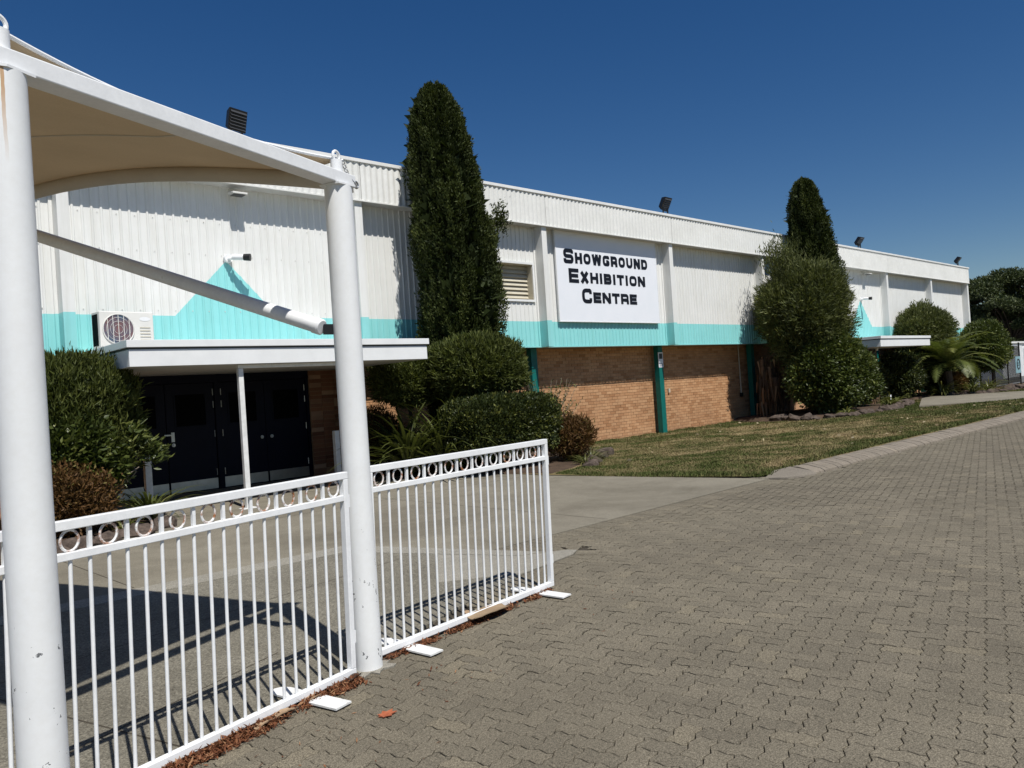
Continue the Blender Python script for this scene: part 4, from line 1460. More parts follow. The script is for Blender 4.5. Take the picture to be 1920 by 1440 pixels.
def bark_piece(label, x, y, ang, ln, wd, curl, mat, name, group=None, z=0.02, cat='bark'):
    """a curled flake with real thickness"""
    n = 9
    top, bot = [], []
    for i in range(n):
        t_ = i / (n - 1)
        w = wd * (0.35 + 0.65 * sin(pi * (0.12 + 0.76 * t_))) * random.uniform(0.85, 1.1)
        for j in range(5):
            u = j / 4 - 0.5
            zz = z + curl * (u * 2) ** 2 + 0.010 * sin(pi * t_) * (1 if curl < 0.03 else 2)
            top.append(((t_ - 0.5) * ln, u * w, zz))
            bot.append(((t_ - 0.5) * ln, u * w, zz - 0.005))
    N = n * 5
    f = []
    for i in range(n - 1):
        for j in range(4):
            a = i * 5 + j
            f.append((a, a + 5, a + 6, a + 1))
            f.append((N + a, N + a + 1, N + a + 6, N + a + 5))
    rim = [j for j in range(5)] + [i * 5 + 4 for i in range(1, n)] + [(n - 1) * 5 + j for j in range(3, -1, -1)] + [i * 5 for i in range(n - 2, 0, -1)]
    for a, b in zip(rim, rim[1:] + rim[:1]):
        f.append((a, b, N + b, N + a))
    o = MB().add(top + bot, f).build(name, mat, None, smooth=True)
    o.location = (x, y, 0)
    o.rotation_euler = (0, 0, ang)
    tag(o, label, cat, group)
    return o
bark_piece('large curled tan palm sheath lying by the right barrier', 3.50, 4.165, 0.10, 0.36, 0.15, 0.012, MT['sheath'], 'palm_sheath', z=0.045, cat='palm sheath')
bark_piece('pale tan bark flake in the litter, nearest the camera', 1.63, 3.735, 0.5, 0.12, 0.05, 0.004, MT['barkchip'], 'bark_flake', 'bark flakes in the litter')
bark_piece('long pale bark flake in the litter just past the nearest flake', 1.76, 3.775, 0.2, 0.15, 0.045, 0.004, MT['barkchip'], 'bark_flake', 'bark flakes in the litter')
bark_piece('pale bark flake in the litter beside the middle barrier foot', 1.96, 3.835, 0.3, 0.12, 0.05, 0.004, MT['barkchip'], 'bark_flake', 'bark flakes in the litter')
bark_piece('pale bark flake leaning behind the right barrier', 3.45, 4.36, 1.3, 0.09, 0.05, 0.004, MT['barkchip'], 'bark_flake', 'bark flakes in the litter')
bark_piece('dark curled bark flake at the base of the far sail pole', 2.25, 3.90, 0.5, 0.13, 0.04, 0.01, MT['straw'] if False else MT['bark'], 'bark_flake', 'bark flakes in the litter')
lf = MB()
pts = []
for k in range(14):
    a = 2 * pi * k / 14
    r = 0.055 * (1.0 if k % 2 else 0.62) * (1 + 0.25 * cos(a))
    pts.append((r * cos(a), r * sin(a) * 0.75))
lf.v = [(x, y, 0.006 + 0.12 * (x * x + y * y) ** 0.5) for x, y in pts] + [(0, 0, 0.004)] + [(x, y, 0.003 + 0.12 * (x * x + y * y) ** 0.5) for x, y in pts]
lf.f = [(k, (k + 1) % 14, 14) for k in range(14)] + [(15 + k, 14, 15 + (k + 1) % 14) for k in range(14)]
o = lf.build('dry_leaf', noisy('red_leaf', (0.30, 0.075, 0.03), (0.42, 0.13, 0.06), 30, 0.7))
o.location = (2.10, 3.36, 0)
tag(o, 'single red brown dry leaf alone on the pavers', 'leaf')

# ------------------------------------------------------------------ planting
def unit(v):
    return v / np.maximum(np.linalg.norm(v, axis=-1, keepdims=True), 1e-9)

def leaves(name, pts, axis, length, width, mat, parent, tint, fold=0.0, jitter=0.5):
    """one diamond-shaped leaf of two triangles at each point, pointing along axis with jitter"""
    n = len(pts)
    a = unit(axis + RNG.normal(0, jitter, (n, 3)))
    b = unit(np.cross(a, RNG.normal(0, 1, (n, 3))))
    nrm = np.cross(a, b)
    ln = (length * RNG.uniform(0.6, 1.35, n))[:, None]
    wd = (width * RNG.uniform(0.7, 1.25, n))[:, None]
    p0 = pts
    p2 = pts + a * ln
    mid = pts + a * ln * 0.45 - nrm * ln * fold
    V = np.stack([p0, mid + b * wd / 2, p2, mid - b * wd / 2], 1).reshape(-1, 3)
    k = np.arange(n)[:, None] * 4
    T_ = np.concatenate([k + np.array([[0, 1, 2]]), k + np.array([[0, 2, 3]])], 0)
    return mesh_np(name, V, T_, mat, parent, np.concatenate([tint, tint]))

def shell(n, centre, rad, amp=0.12, freq=2.2, power=2.0, depth=0.25, lo=-1.0, seed=0.0):
    """points in the outer skin of a bumpy superellipsoid; returns points, outward normals, clump noise"""
    d = unit(RNG.normal(0, 1, (int(n * 1.6), 3)))
    d = d[d[:, 2] > lo][:n]
    r = 1.0 / (np.sum(np.abs(d) ** power, axis=1) ** (1 / power))
    nz = fbm(d * freq + seed + 5)
    nz2 = vnoise(d * freq * 3.7 + seed)
    nz3 = vnoise(d * freq * 6.5 + seed * 2)
    r = r * (1 + amp * 2.4 * (nz - 0.5) + amp * 1.5 * (nz2 - 0.5) + amp * 0.7 * (nz3 - 0.5))
    k = 1 - depth * RNG.random(len(d)) ** 1.6
    rad = np.array(rad)
    pts = d * (r * k)[:, None] * rad + np.array(centre)
    nrm = unit(d / rad)
    k = np.where(RNG.random(len(d)) < 0.03, k + 0.10 * RNG.random(len(d)), k)
    pts = d * (r * k)[:, None] * rad + np.array(centre)
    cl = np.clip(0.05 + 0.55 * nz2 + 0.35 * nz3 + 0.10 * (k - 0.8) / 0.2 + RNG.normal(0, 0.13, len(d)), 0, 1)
    return pts, nrm, cl

def core(name, centre, rad, mat, parent, power=2.0, k=0.78):
    """dense mass of dark leaves added inside the crown to block light"""
    n = 2600
    d = unit(RNG.normal(0, 1, (n, 3)))
    r = 1.0 / (np.sum(np.abs(d) ** power, axis=1) ** (1 / power))
    pts = d * r[:, None] * np.array(rad) * (k * RNG.uniform(0.75, 1.0, (n, 1))) + np.array(centre)
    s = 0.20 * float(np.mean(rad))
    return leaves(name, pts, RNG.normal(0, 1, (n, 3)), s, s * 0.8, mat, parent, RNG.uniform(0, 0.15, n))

def trunk(parent, base, top, r0, r1, limbs=0, spread=0.5, mat=None, name='trunk'):
    base, top = Vector(base), Vector(top)
    m = MB()
    mid = base.lerp(top, 0.5) + Vector((random.uniform(-1, 1), random.uniform(-1, 1), 0)) * 0.05 * (top - base).length
    m.tube([base, mid, top], [r0, (r0 + r1) / 2, r1], 8)
    for k in range(limbs):
        a = 2 * pi * k / limbs + random.uniform(-0.4, 0.4)
        s = base.lerp(top, random.uniform(0.45, 0.95))
        e = s + Vector((cos(a) * spread, sin(a) * spread, spread * random.uniform(0.3, 0.9)))
        m.tube([s, s.lerp(e, 0.5) + Vector((0, 0, 0.06)), e], [r1 * 0.9, r1 * 0.6, r1 * 0.25], 6)
    return m.build(name, mat or MT['bark'], parent, smooth=True)

def bush(name, label, cat, base, centre, rad, mat, n, ln, wd, axis_mix=(0.6, 0.4), amp=0.12, freq=2.4, power=2.0, fold=0.12, depth=0.28, group=None, lo=-1.0, jitter=0.5, seed=0.0, corek=0.78, lobes=7):
    """shrub standing on base: woody stem and a crown of leaves"""
    base, centre = np.array(base, float), np.array(centre, float)
    t = empty(name, label, cat, tuple(base), group)
    c = centre - base
    if lobes:
        R0 = np.array(rad, float) * 1.07
        core_r = R0 * 0.80
        got = [shell(int(n * 0.42), c, core_r, amp, freq, power, depth, lo, seed)]
        rr = random.Random(int(seed * 10) + 1)
        for q in range(lobes):
            th = 2 * pi * (q + rr.uniform(-0.3, 0.3)) / lobes
            zz = rr.uniform(-0.45, 0.75)
            hz = sqrt(1 - zz * zz)
            f = rr.uniform(0.40, 0.58)
            off = np.array([cos(th) * hz, sin(th) * hz, zz]) * R0 * (1.02 - f)
            g = shell(int(n * 0.58 / lobes), c + off, R0 * f * np.array([1, 1, rr.uniform(0.8, 1.15)]), amp * 1.2, freq, 2.0, depth * 1.2, -0.8, seed + q * 2.7)
            got.append((g[0], g[1], np.clip(g[2] + rr.uniform(-0.15, 0.15), 0, 1)))
        pts, nrm, cl = (np.concatenate([g[i] for g in got]) for i in range(3))
    else:
        pts, nrm, cl = shell(n, c, rad, amp, freq, power, depth, lo, seed)
    ax = nrm * axis_mix[0] + np.array([0, 0, axis_mix[1]])
    keep = pts[:, 2] > 0.01
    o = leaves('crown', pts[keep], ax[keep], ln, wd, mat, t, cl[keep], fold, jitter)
    core('dark_inner_core', c, rad, mat, t, power, corek * (0.86 if lobes else 1.0))
    trunk(t, (0, 0, -0.1), (c[0], c[1], max(0.2, c[2])), 0.035 + 0.02 * rad[0], 0.02, 5, 0.45 * rad[0], name='stem')
    return t

def cypress(label, x, y, h, r, n, seed, shift=(0, 0), tuft=None):
    t = empty('cypress_tree', label, 'tree', (x, y, -0.1), 'columnar cypresses')
    PU = [0, 0.06, 0.2, 0.6, 0.79, 0.89, 0.95, 0.985, 1.0]
    PR = [0.55, 0.80, 0.97, 1.0, 0.83, 0.68, 0.52, 0.33, 0.06]
    SU, SS = [0, 0.5, 0.79, 0.9, 1.0], [0, 0, 0.62, 1.0, 1.0]
    u = RNG.random(n) ** 0.95
    th = RNG.random(n) * 2 * pi
    prof = np.interp(u, PU, PR)
    sx = np.interp(u, SU, SS)
    clump = fbm(np.stack([np.cos(th) * 1.7, np.sin(th) * 1.7, u * h * 0.35], -1) + seed)
    fine = vnoise(np.stack([np.cos(th) * 4.6, np.sin(th) * 4.6, u * h * 1.25], -1) + seed)
    tiny = vnoise(np.stack([np.cos(th) * 10.0, np.sin(th) * 10.0, u * h * 3.2], -1) + seed)
    tuftn = np.clip(1.6 * (0.6 * fine + 0.4 * tiny) - 0.3, 0, 1)
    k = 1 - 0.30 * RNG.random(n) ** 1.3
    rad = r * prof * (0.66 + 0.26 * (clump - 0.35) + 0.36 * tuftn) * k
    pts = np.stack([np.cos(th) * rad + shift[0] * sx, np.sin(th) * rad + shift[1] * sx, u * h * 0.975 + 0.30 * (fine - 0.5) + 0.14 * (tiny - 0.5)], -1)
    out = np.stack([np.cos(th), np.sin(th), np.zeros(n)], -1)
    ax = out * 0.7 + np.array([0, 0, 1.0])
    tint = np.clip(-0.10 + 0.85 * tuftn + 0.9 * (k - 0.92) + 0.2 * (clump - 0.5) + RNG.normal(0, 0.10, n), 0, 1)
    if tuft is not None:
        m = 700
        pts = np.concatenate([pts, np.array(tuft) + RNG.normal(0, 1, (m, 3)) * np.array([0.09, 0.09, 0.16])])
        ax = np.concatenate([ax, np.tile([0.5, -0.3, 0.8], (m, 1))])
        tint = np.concatenate([tint, RNG.uniform(0.1, 0.8, m)])
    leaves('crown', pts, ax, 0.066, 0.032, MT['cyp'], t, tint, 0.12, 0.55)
    m = 6000
    u2 = RNG.random(m)
    th2 = RNG.random(m) * 2 * pi
    rr = r * np.interp(u2, PU, PR) * 0.66
    s2 = np.interp(u2, SU, SS)
    p2 = np.stack([np.cos(th2) * rr + shift[0] * s2, np.sin(th2) * rr + shift[1] * s2, u2 * h * 0.93], -1)
    leaves('dark_inner_core', p2, np.stack([np.zeros(m), np.zeros(m), np.ones(m)], -1), 0.34, 0.2, MT['cyp'], t, RNG.uniform(0, 0.1, m), 0.0, 0.6)  # large dark leaves added inside so no light passes through the crown
    trunk(t, (0, 0, -0.2), (0, 0, h * 0.75), 0.14, 0.02, 0)
    return t
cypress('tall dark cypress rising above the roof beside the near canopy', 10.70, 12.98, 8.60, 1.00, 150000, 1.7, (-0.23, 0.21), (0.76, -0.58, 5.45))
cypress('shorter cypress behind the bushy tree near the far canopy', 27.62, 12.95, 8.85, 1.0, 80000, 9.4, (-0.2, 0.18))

# left bed
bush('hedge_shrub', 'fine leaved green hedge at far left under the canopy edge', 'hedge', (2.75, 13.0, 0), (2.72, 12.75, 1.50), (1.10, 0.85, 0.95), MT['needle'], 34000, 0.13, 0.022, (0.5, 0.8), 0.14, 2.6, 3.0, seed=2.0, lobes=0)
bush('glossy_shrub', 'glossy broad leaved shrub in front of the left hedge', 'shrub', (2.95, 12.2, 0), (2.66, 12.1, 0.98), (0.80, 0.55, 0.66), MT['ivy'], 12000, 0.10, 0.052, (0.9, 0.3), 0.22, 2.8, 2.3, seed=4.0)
bush('rusty_shrub', 'small rusty brown shrub low at the left behind the barrier', 'shrub', (2.55, 11.55, 0), (2.55, 11.55, 0.48), (0.60, 0.50, 0.55), MT['brown'], 11000, 0.065, 0.026, (0.8, 0.5), 0.30, 3.0, seed=6.0, jitter=0.7)
t = empty('shrub_sprays', 'leafy green spray sticking out before the navy doors', 'shrub', (3.22, 12.2, 0))
sp = []
for k in range(9):
    c = np.array([random.uniform(0.15, 0.62), random.uniform(-0.15, 0.15), random.uniform(0.85, 1.75)])
    if k < 4:
        c = np.array([random.uniform(0.45, 0.72), random.uniform(-0.1, 0.1), random.uniform(0.92, 1.25)])
    sp.append(c + RNG.normal(0, 1, (110, 3)) * 0.065)
sp = np.concatenate(sp)
leaves('crown', sp, np.tile([0.8, -0.1, 0.5], (len(sp), 1)), 0.115, 0.042, MT['ivy'], t, RNG.uniform(0.2, 1.0, len(sp)), 0.12, 0.6)
m = MB()
for k in range(12):
    m.tube([(random.uniform(-0.1, 0.1), 0, 0.35), (0.2 + random.uniform(-.1, .2), random.uniform(-.1, .1), 0.75), (random.uniform(0.3, 0.7), random.uniform(-.1, .1), random.uniform(0.85, 1.2))], [0.012, 0.009, 0.005], 5)
m.tube([(0.0, -0.1, 0.52), (0.25, -0.15, 0.72), (0.42, -0.15, 0.82)], [0.012, 0.010, 0.008], 6)
m.build('twigs', MT['twig'], t, smooth=True)

def strap_plant(label, x, y, n, ln, wd, mat=None, name='strap_plant', rise=1.0, group='strap leaved plants', z0=0.0, cat='plant', droop=1.0, tlo=0.1, thi=1.0):
    """clump of arching blades, each a bent strip"""
    t = empty(name, label, cat, (x, y, z0), group)
    V, F, T_ = [], [], []
    for k in range(n):
        a = random.uniform(0, 2 * pi)
        L = ln * random.uniform(0.55, 1.15)
        w = wd * random.uniform(0.7, 1.2)
        el = random.uniform(0.55, 1.35) * rise
        d = Vector((cos(a), sin(a), 0))
        s = Vector((-sin(a), cos(a), 0))
        p = d * random.uniform(0, 0.09)
        p.z = 0.0
        ang = min(el, 1.5)
        st = 6
        bi = len(V)
        for i in range(st + 1):
            u = i / st
            ww = w * (1 - u ** 2.2) * (0.55 + 0.9 * min(u * 3, 0.5))
            V += [tuple(p - s * ww / 2 + Vector((0, 0, ww * 0.25))), tuple(p), tuple(p + s * ww / 2 + Vector((0, 0, ww * 0.25)))]
            step = L / st
            p = p + (d * cos(ang) + Vector((0, 0, sin(ang)))) * step
            ang -= random.uniform(0.16, 0.44) * droop
            p.z = max(p.z, 0.01)
        tv = random.uniform(tlo, thi)
        for i in range(st):
            q = bi + i * 3
            F += [(q, q + 1, q + 4, q + 3), (q + 1, q + 2, q + 5, q + 4)]
            T_ += [tv, tv]
    mesh_np('leaf_blades', V, F, mat or MT['strap'], t, T_, quads=True)
    return t
strap_plant('yellow green strap leaved clump at the edge of the left bed', 3.72, 11.95, 60, 0.95, 0.045, droop=0.8, z0=0.05)
strap_plant('sparse strap leaved clump in the left bed by the brown shrub', 3.20, 11.45, 26, 0.5, 0.034, tlo=0.5)

# bed between the near canopy and the lawn
bush('dome_shrub', 'rounded fine leaved shrub under the tall cypress', 'shrub', (10.35, 12.15, 0), (10.28, 12.14, 2.08), (0.98, 0.90, 0.60), MT['needle'], 30000, 0.12, 0.022, (0.7, 0.55), 0.15, 2.8, 2.6, seed=11.0, lobes=0)
bush('shaded_shrub', 'dark rounded shrub in the shade beside the canopy end', 'shrub', (9.35, 13.3, 0), (9.35, 13.25, 1.95), (0.72, 0.72, 0.55), MT['needle'], 11000, 0.12, 0.022, (0.7, 0.5), 0.15, 2.8, 2.4, seed=13.0, lobes=0)
bush('purple_shrub', 'dark reddish shrub low behind the strap leaved plants', 'shrub', (8.75, 13.75, 0), (8.75, 13.7, 0.72), (0.62, 0.55, 0.80), MT['brown'], 7000, 0.09, 0.018, (0.4, 0.9), 0.15, 3.0, seed=14.0)
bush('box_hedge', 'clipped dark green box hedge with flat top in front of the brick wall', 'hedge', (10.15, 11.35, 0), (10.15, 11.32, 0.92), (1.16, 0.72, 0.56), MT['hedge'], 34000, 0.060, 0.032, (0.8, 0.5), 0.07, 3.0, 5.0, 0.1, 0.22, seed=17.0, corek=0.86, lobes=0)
bush('rust_tipped_shrub', 'brown tipped low shrub at the end of the box hedge', 'shrub', (11.75, 10.95, 0), (11.72, 10.95, 0.50), (0.50, 0.46, 0.52), MT['brown'], 8000, 0.095, 0.020, (0.6, 0.8), 0.34, 3.0, seed=19.0, jitter=0.7)
t = empty('spindly_shrub', 'thin open shrub with upright twigs behind the box hedge', 'shrub', (11.75, 11.6, 0))
m = MB()
lp, la = [], []
for k in range(46):
    a = random.uniform(-0.9, 1.2)
    b0 = Vector((random.uniform(-0.5, 0.2), random.uniform(-0.2, 0.2), 0.3))
    e = b0 + Vector((sin(a) * 0.85, random.uniform(-0.3, 0.3), random.uniform(0.75, 1.5)))
    md = b0.lerp(e, 0.5) + Vector((0, 0, 0.08))
    m.tube([b0, md, e], [0.009, 0.006, 0.003], 4)
    for q in range(26):
        u = random.uniform(0.35, 1.0)
        p = (b0.lerp(md, u * 2) if u < 0.5 else md.lerp(e, u * 2 - 1))
        lp.append(tuple(p))
        la.append((random.gauss(0, 1), random.gauss(0, 1), 0.6))
m.build('twigs', MT['twig'], t, smooth=True)
leaves('crown', np.array(lp), np.array(la), 0.065, 0.024, MT['needle'], t, RNG.uniform(0.2, 1, len(lp)), 0.1, 0.2)
for i, (x, y, n, ln, lb) in enumerate([
        (8.62, 12.35, 130, 1.75, 'big dark strap leaved clump left of the box hedge'),
        (9.15, 11.95, 130, 1.75, 'dark strap leaved clump against the left end of the box hedge'),
        (8.85, 13.0, 80, 1.7, 'shaded strap leaved clump under the canopy end'),
        (9.75, 12.1, 50, 2.0, 'upright strap leaved clump between dome shrub and box hedge')]):
    strap_plant(lb, x, y, n, ln, 0.075, tlo=0.0, thi=0.75, rise=1.15, z0=0.10, droop=0.75)
for i, (x, y, lb) in enumerate([(11.95, 10.62, 'grassy yellow green tuft at the garden corner by the lawn'), (12.35, 10.98, 'grassy tuft beside the rock edging near the brick wall'), (11.45, 10.35, 'dry grassy tuft at the lawn edge behind the barrier end')]):
    strap_plant(lb, x, y, 70, 0.5, 0.016, tlo=0.3, name='grass_tuft', group='grassy tufts')

def bed(name, poly, z):
    """mounded soil: a fan that rises from the rim"""
    P = np.array(poly, float)
    c = P.mean(0)
    vv, ff = [], []
    n = len(P)
    for k, (s, h) in enumerate(((1.0, -0.06), (0.93, z * 0.6), (0.6, z), (0.0, z * 1.1))):
        for p in P:
            q = c + (p - c) * s
            vv.append((q[0], q[1], h + (random.uniform(-0.02, 0.02) if k else 0)))
    for r in range(3):
        for i in range(n):
            j = (i + 1) % n
            ff.append((r * n + i, r * n + j, (r + 1) * n + j, (r + 1) * n + i))
    return struct(MB().add(vv, ff).build(name, MT['soil'], smooth=True))
bed('garden_bed', [(7.95, 12.75), (9.15, 12.3), (9.75, 10.6), (9.95, 9.75), (10.8, 10.0), (11.7, 10.45), (12.8, 11.2), (14.0, 12.1), (14.4, 13.2), (14.0, 14.9), (11, 14.92), (8.95, 14.92), (8.6, 13.6)], 0.07)
bed('garden_bed', [(-1.5, 10.2), (1.5, 10.2), (2.4, 10.45), (3.2, 11.1), (3.75, 11.35), (3.95, 12.2), (3.9, 14.9), (1, 14.95), (-1.5, 14.9)], 0.06)
bed('garden_bed', [(24.3, 14.9), (23.7, 13.2), (23.9, 11.75), (25.0, 11.1), (26.4, 10.85), (28.3, 10.9), (30.2, 11.3), (31.6, 11.6), (31.7, 13.5), (30.4, 14.9)], 0.10)
bed('garden_bed', [(35.9, 14.9), (35.0, 12.8), (36.6, 11.9), (38.7, 10.9), (41, 10.6), (44.0, 10.7), (45.6, 11.6), (45.8, 14.9)], 0.10)

# edging rocks
rk = []
for v_ in range(4):
    bmr = bmesh.new()
    bmesh.ops.create_icosphere(bmr, subdivisions=2, radius=1.0)
    co = np.array([v.co[:] for v in bmr.verts])
    d = 0.45 + 0.75 * fbm(co * 1.5 + v_ * 7) + 0.45 * vnoise(co * 3.4 + v_ * 3)
    for v, s in zip(bmr.verts, d):
        v.co *= float(s)
    me = bpy.data.meshes.new('rock')
    bmr.to_mesh(me)
    bmr.free()
    me.materials.append(MT['rock'])
    rk.append(me)
def rocks(path, step, size, group, where):
    P = [Vector((p[0], p[1], 0)) for p in path]
    out = []
    for a, b in zip(P[:-1], P[1:]):
        n = max(1, round((b - a).length / step))
        for k in range(n):
            out.append(a.lerp(b, (k + 0.5) / n))
    ORD = 'first second third fourth fifth sixth seventh eighth ninth tenth eleventh twelfth thirteenth fourteenth fifteenth sixteenth'.split()
    for i, p in enumerate(out):
        o = bpy.data.objects.new('edging_rock', random.choice(rk))
        C.objects.link(o)
        s = size * random.uniform(0.75, 1.3)
        o.location = (p.x + random.uniform(-.07, .07), p.y + random.uniform(-.07, .07), s * random.uniform(0.0, 0.3))
        o.scale = (s * random.uniform(0.9, 1.5), s * random.uniform(0.8, 1.1), s * random.uniform(0.55, 0.85))
        o.rotation_euler = (random.uniform(-.3, .3), random.uniform(-.3, .3), random.uniform(0, 6.28))
        tag(o, where % ORD[i], 'rock', group)
rocks([(2.0, 10.35), (2.7, 10.7), (3.25, 11.05), (3.8, 11.3)], 0.30, 0.15, 'rocks edging the left bed', '%s brown rock from the left edging the left bed behind the barrier')
rocks([(11.1, 9.95), (11.9, 10.5), (12.9, 11.2), (14.0, 12.0)], 0.27, 0.13, 'rocks edging the middle bed', '%s brown rock from the left edging the middle bed by the lawn')
rocks([(24.0, 13.3), (23.85, 12.4), (24.0, 11.75), (25.0, 11.0), (26.4, 10.75)], 0.36, 0.17, 'rocks edging the bushy tree bed', '%s dark rock from the left edging the bed under the bushy tree')
rocks([(26.8, 10.75), (28.3, 10.8), (30.2, 11.2), (31.5, 11.5)], 0.5, 0.20, 'rocks edging the bed by the footpath', '%s brown rock from the left between the bushy tree and footpath')
rocks([(36.7, 11.8), (38.7, 10.8), (41, 10.5), (44.0, 10.6)], 0.55, 0.22, 'rocks edging the palm bed', '%s brown rock from the left edging the bed under the palm')

# bed with the bushy tree
bush('bushy_tree', 'big loose bottlebrush tree with wispy leaves before the far cypress', 'tree', (25.7, 12.6, 0), (25.55, 12.5, 3.45), (1.74, 1.5, 2.0), MT['wisp'], 60000, 0.17, 0.026, (0.75, 0.45), 0.22, 3.0, 2.4, 0.1, 0.34, jitter=0.42, seed=23.0, corek=0.74)
tp = np.array([24.75, 12.8, 5.35]) + RNG.normal(0, 1, (1700, 3)) * np.array([0.34, 0.3, 0.34])
o = bpy.data.objects['bushy_tree']
leaves('top_sprays', tp - np.array(o.location), np.tile([-0.2, 0, 0.9], (1700, 1)), 0.17, 0.026, MT['wisp'], o, RNG.uniform(0.2, 1, 1700), 0.1, 0.4)
bush('ivy_shrub', 'large glossy leaved shrub filling the bed under the bushy tree', 'shrub', (25.9, 11.95, 0), (25.9, 11.95, 1.45), (1.85, 1.15, 1.42), MT['ivy'], 34000, 0.12, 0.062, (0.9, 0.2), 0.16, 3.2, 2.6, 0.12, 0.25, seed=29.0, corek=0.80)
bush('ivy_shrub', 'lower part of the glossy shrub beside the far canopy', 'shrub', (29.1, 12.7, 0), (28.8, 12.5, 1.15), (1.35, 0.95, 1.15), MT['ivy'], 14000, 0.12, 0.062, (0.9, 0.2), 0.16, 3.2, 2.6, 0.12, 0.25, seed=31.0, corek=0.80)
t = empty('dead_vine', 'curtain of hanging dead brown fronds beside the last green column', 'vine', (25.1, 13.7, 0))
V, F, T_ = [], [], []
for k in range(420):
    p = Vector((random.uniform(-0.45, 0.9), random.uniform(-0.35, 0.35), random.uniform(0.5, 2.15)))
    L = random.uniform(0.3, 0.9)
    w = random.uniform(0.015, 0.05)
    a = random.uniform(0, pi)
    s = Vector((cos(a), sin(a), 0)) * w
    q = p + Vector((random.uniform(-.08, .08), random.uniform(-.08, .08), -L))
    q.z = max(q.z, 0.02)
    b = len(V)
    V += [tuple(p - s), tuple(p + s), tuple(q + s * 0.3), tuple(q - s * 0.3)]
    F.append((b, b + 1, b + 2, b + 3))
    T_.append(random.random())
mesh_np('fronds', V, F, MT['straw'], t, T_, quads=True)
trunk(t, (0.2, 0, -0.1), (0.2, 0, 1.9), 0.07, 0.05, 0, name='stem')
t = empty('dead_vine', 'shaggy brown bark clad trunk under the far canopy edge', 'vine', (31.6, 12.9, 0))
V, F, T_ = [], [], []
for k in range(300):
    a = random.uniform(0, 2 * pi)
    p = Vector((cos(a) * 0.24, sin(a) * 0.24, random.uniform(0.5, 2.2)))
    L = random.uniform(0.3, 0.8)
    s = Vector((-sin(a), cos(a), 0)) * random.uniform(0.02, 0.05)
    q = p * 1.0 + Vector((cos(a) * 0.06, sin(a) * 0.06, -L))
    q.z = max(q.z, 0.02)
    b = len(V)
    V += [tuple(p - s), tuple(p + s), tuple(q + s * 0.4), tuple(q - s * 0.4)]
    F.append((b, b + 1, b + 2, b + 3))
    T_.append(random.random())
mesh_np('fronds', V, F, MT['straw'], t, T_, quads=True)
trunk(t, (0, 0, -0.1), (0, 0, 2.2), 0.22, 0.2, 0, mat=MT['bark'], name='stem')
for x, y, n, ln, lb in [(29.6, 11.5, 40, 0.75, 'yellow green strap clump at the corner of the bushy tree bed'),
                        (30.9, 11.75, 40, 0.7, 'strap clump beside the white stub near the far canopy'),
                        (25.2, 11.15, 24, 0.5, 'small strap clump behind the rocks under the glossy shrub'),
                        (36.9, 12.05, 80, 1.25, 'big light green strap clump at the footpath before the palm'),
                        (39.0, 11.45, 70, 1.15, 'light green strap clump under the palm, nearer the black fence'),
                        (40.4, 11.2, 60, 1.05, 'rightmost light green strap clump in the palm bed')]:
    strap_plant(lb, x, y, n, ln, 0.06, tlo=0.5, z0=0.05)
st = MB().box(32.10, 32.22, 12.40, 12.48, -0.1, 0.36).build('stub_post', MT['white'])
tag(st, 'short white stub post in the bed before the far canopy', 'post')

# far bed: rounded shrub, palm, hedge
bush('round_shrub', 'rounded olive green shrub beside the far canopy', 'shrub', (38.9, 13.3, 0), (38.8, 13.25, 2.75), (1.85, 1.15, 1.7), MT['wisp'], 32000, 0.15, 0.04, (0.8, 0.4), 0.16, 3.0, 2.2, seed=37.0)
bush('far_hedge', 'dense dark hedge with yellowish top at the end of the hall', 'hedge', (43.6, 11.9, 0), (43.2, 12.0, 2.15), (1.75, 1.0, 1.40), MT['ivy'], 20000, 0.13, 0.06, (0.8, 0.4), 0.14, 3.0, 2.6, seed=41.0, corek=0.82)
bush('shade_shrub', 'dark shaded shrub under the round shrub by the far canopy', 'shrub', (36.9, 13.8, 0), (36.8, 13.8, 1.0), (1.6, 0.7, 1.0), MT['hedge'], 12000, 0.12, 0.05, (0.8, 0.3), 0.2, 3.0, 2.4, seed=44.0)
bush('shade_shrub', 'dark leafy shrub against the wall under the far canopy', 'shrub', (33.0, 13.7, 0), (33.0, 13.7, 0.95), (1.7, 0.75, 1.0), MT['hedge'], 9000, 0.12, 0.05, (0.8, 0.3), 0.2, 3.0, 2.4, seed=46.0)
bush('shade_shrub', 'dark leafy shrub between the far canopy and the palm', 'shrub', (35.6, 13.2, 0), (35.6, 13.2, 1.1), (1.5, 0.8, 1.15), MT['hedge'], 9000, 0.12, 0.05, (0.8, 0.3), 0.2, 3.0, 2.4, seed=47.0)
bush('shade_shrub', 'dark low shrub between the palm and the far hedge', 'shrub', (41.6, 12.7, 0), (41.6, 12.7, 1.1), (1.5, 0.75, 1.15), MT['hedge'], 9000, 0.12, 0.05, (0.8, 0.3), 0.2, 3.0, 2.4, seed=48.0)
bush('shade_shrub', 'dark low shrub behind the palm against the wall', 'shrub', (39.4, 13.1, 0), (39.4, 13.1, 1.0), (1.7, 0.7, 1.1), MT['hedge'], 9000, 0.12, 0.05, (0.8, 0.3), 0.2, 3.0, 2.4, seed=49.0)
bush('under_shrub', 'low reddish leafed shrub under the palm', 'shrub', (38.9, 12.2, 0), (38.9, 12.2, 0.55), (0.9, 0.5, 0.5), MT['brown'], 5000, 0.12, 0.05, (0.8, 0.4), 0.2, 3.0, seed=43.0)
palm = empty('palm', 'feathery green date palm with arching fronds before the hedge', 'palm', (37.5, 11.95, 0))
trunk(palm, (0, 0, -0.1), (0, 0, 1.1), 0.17, 0.15, 0)
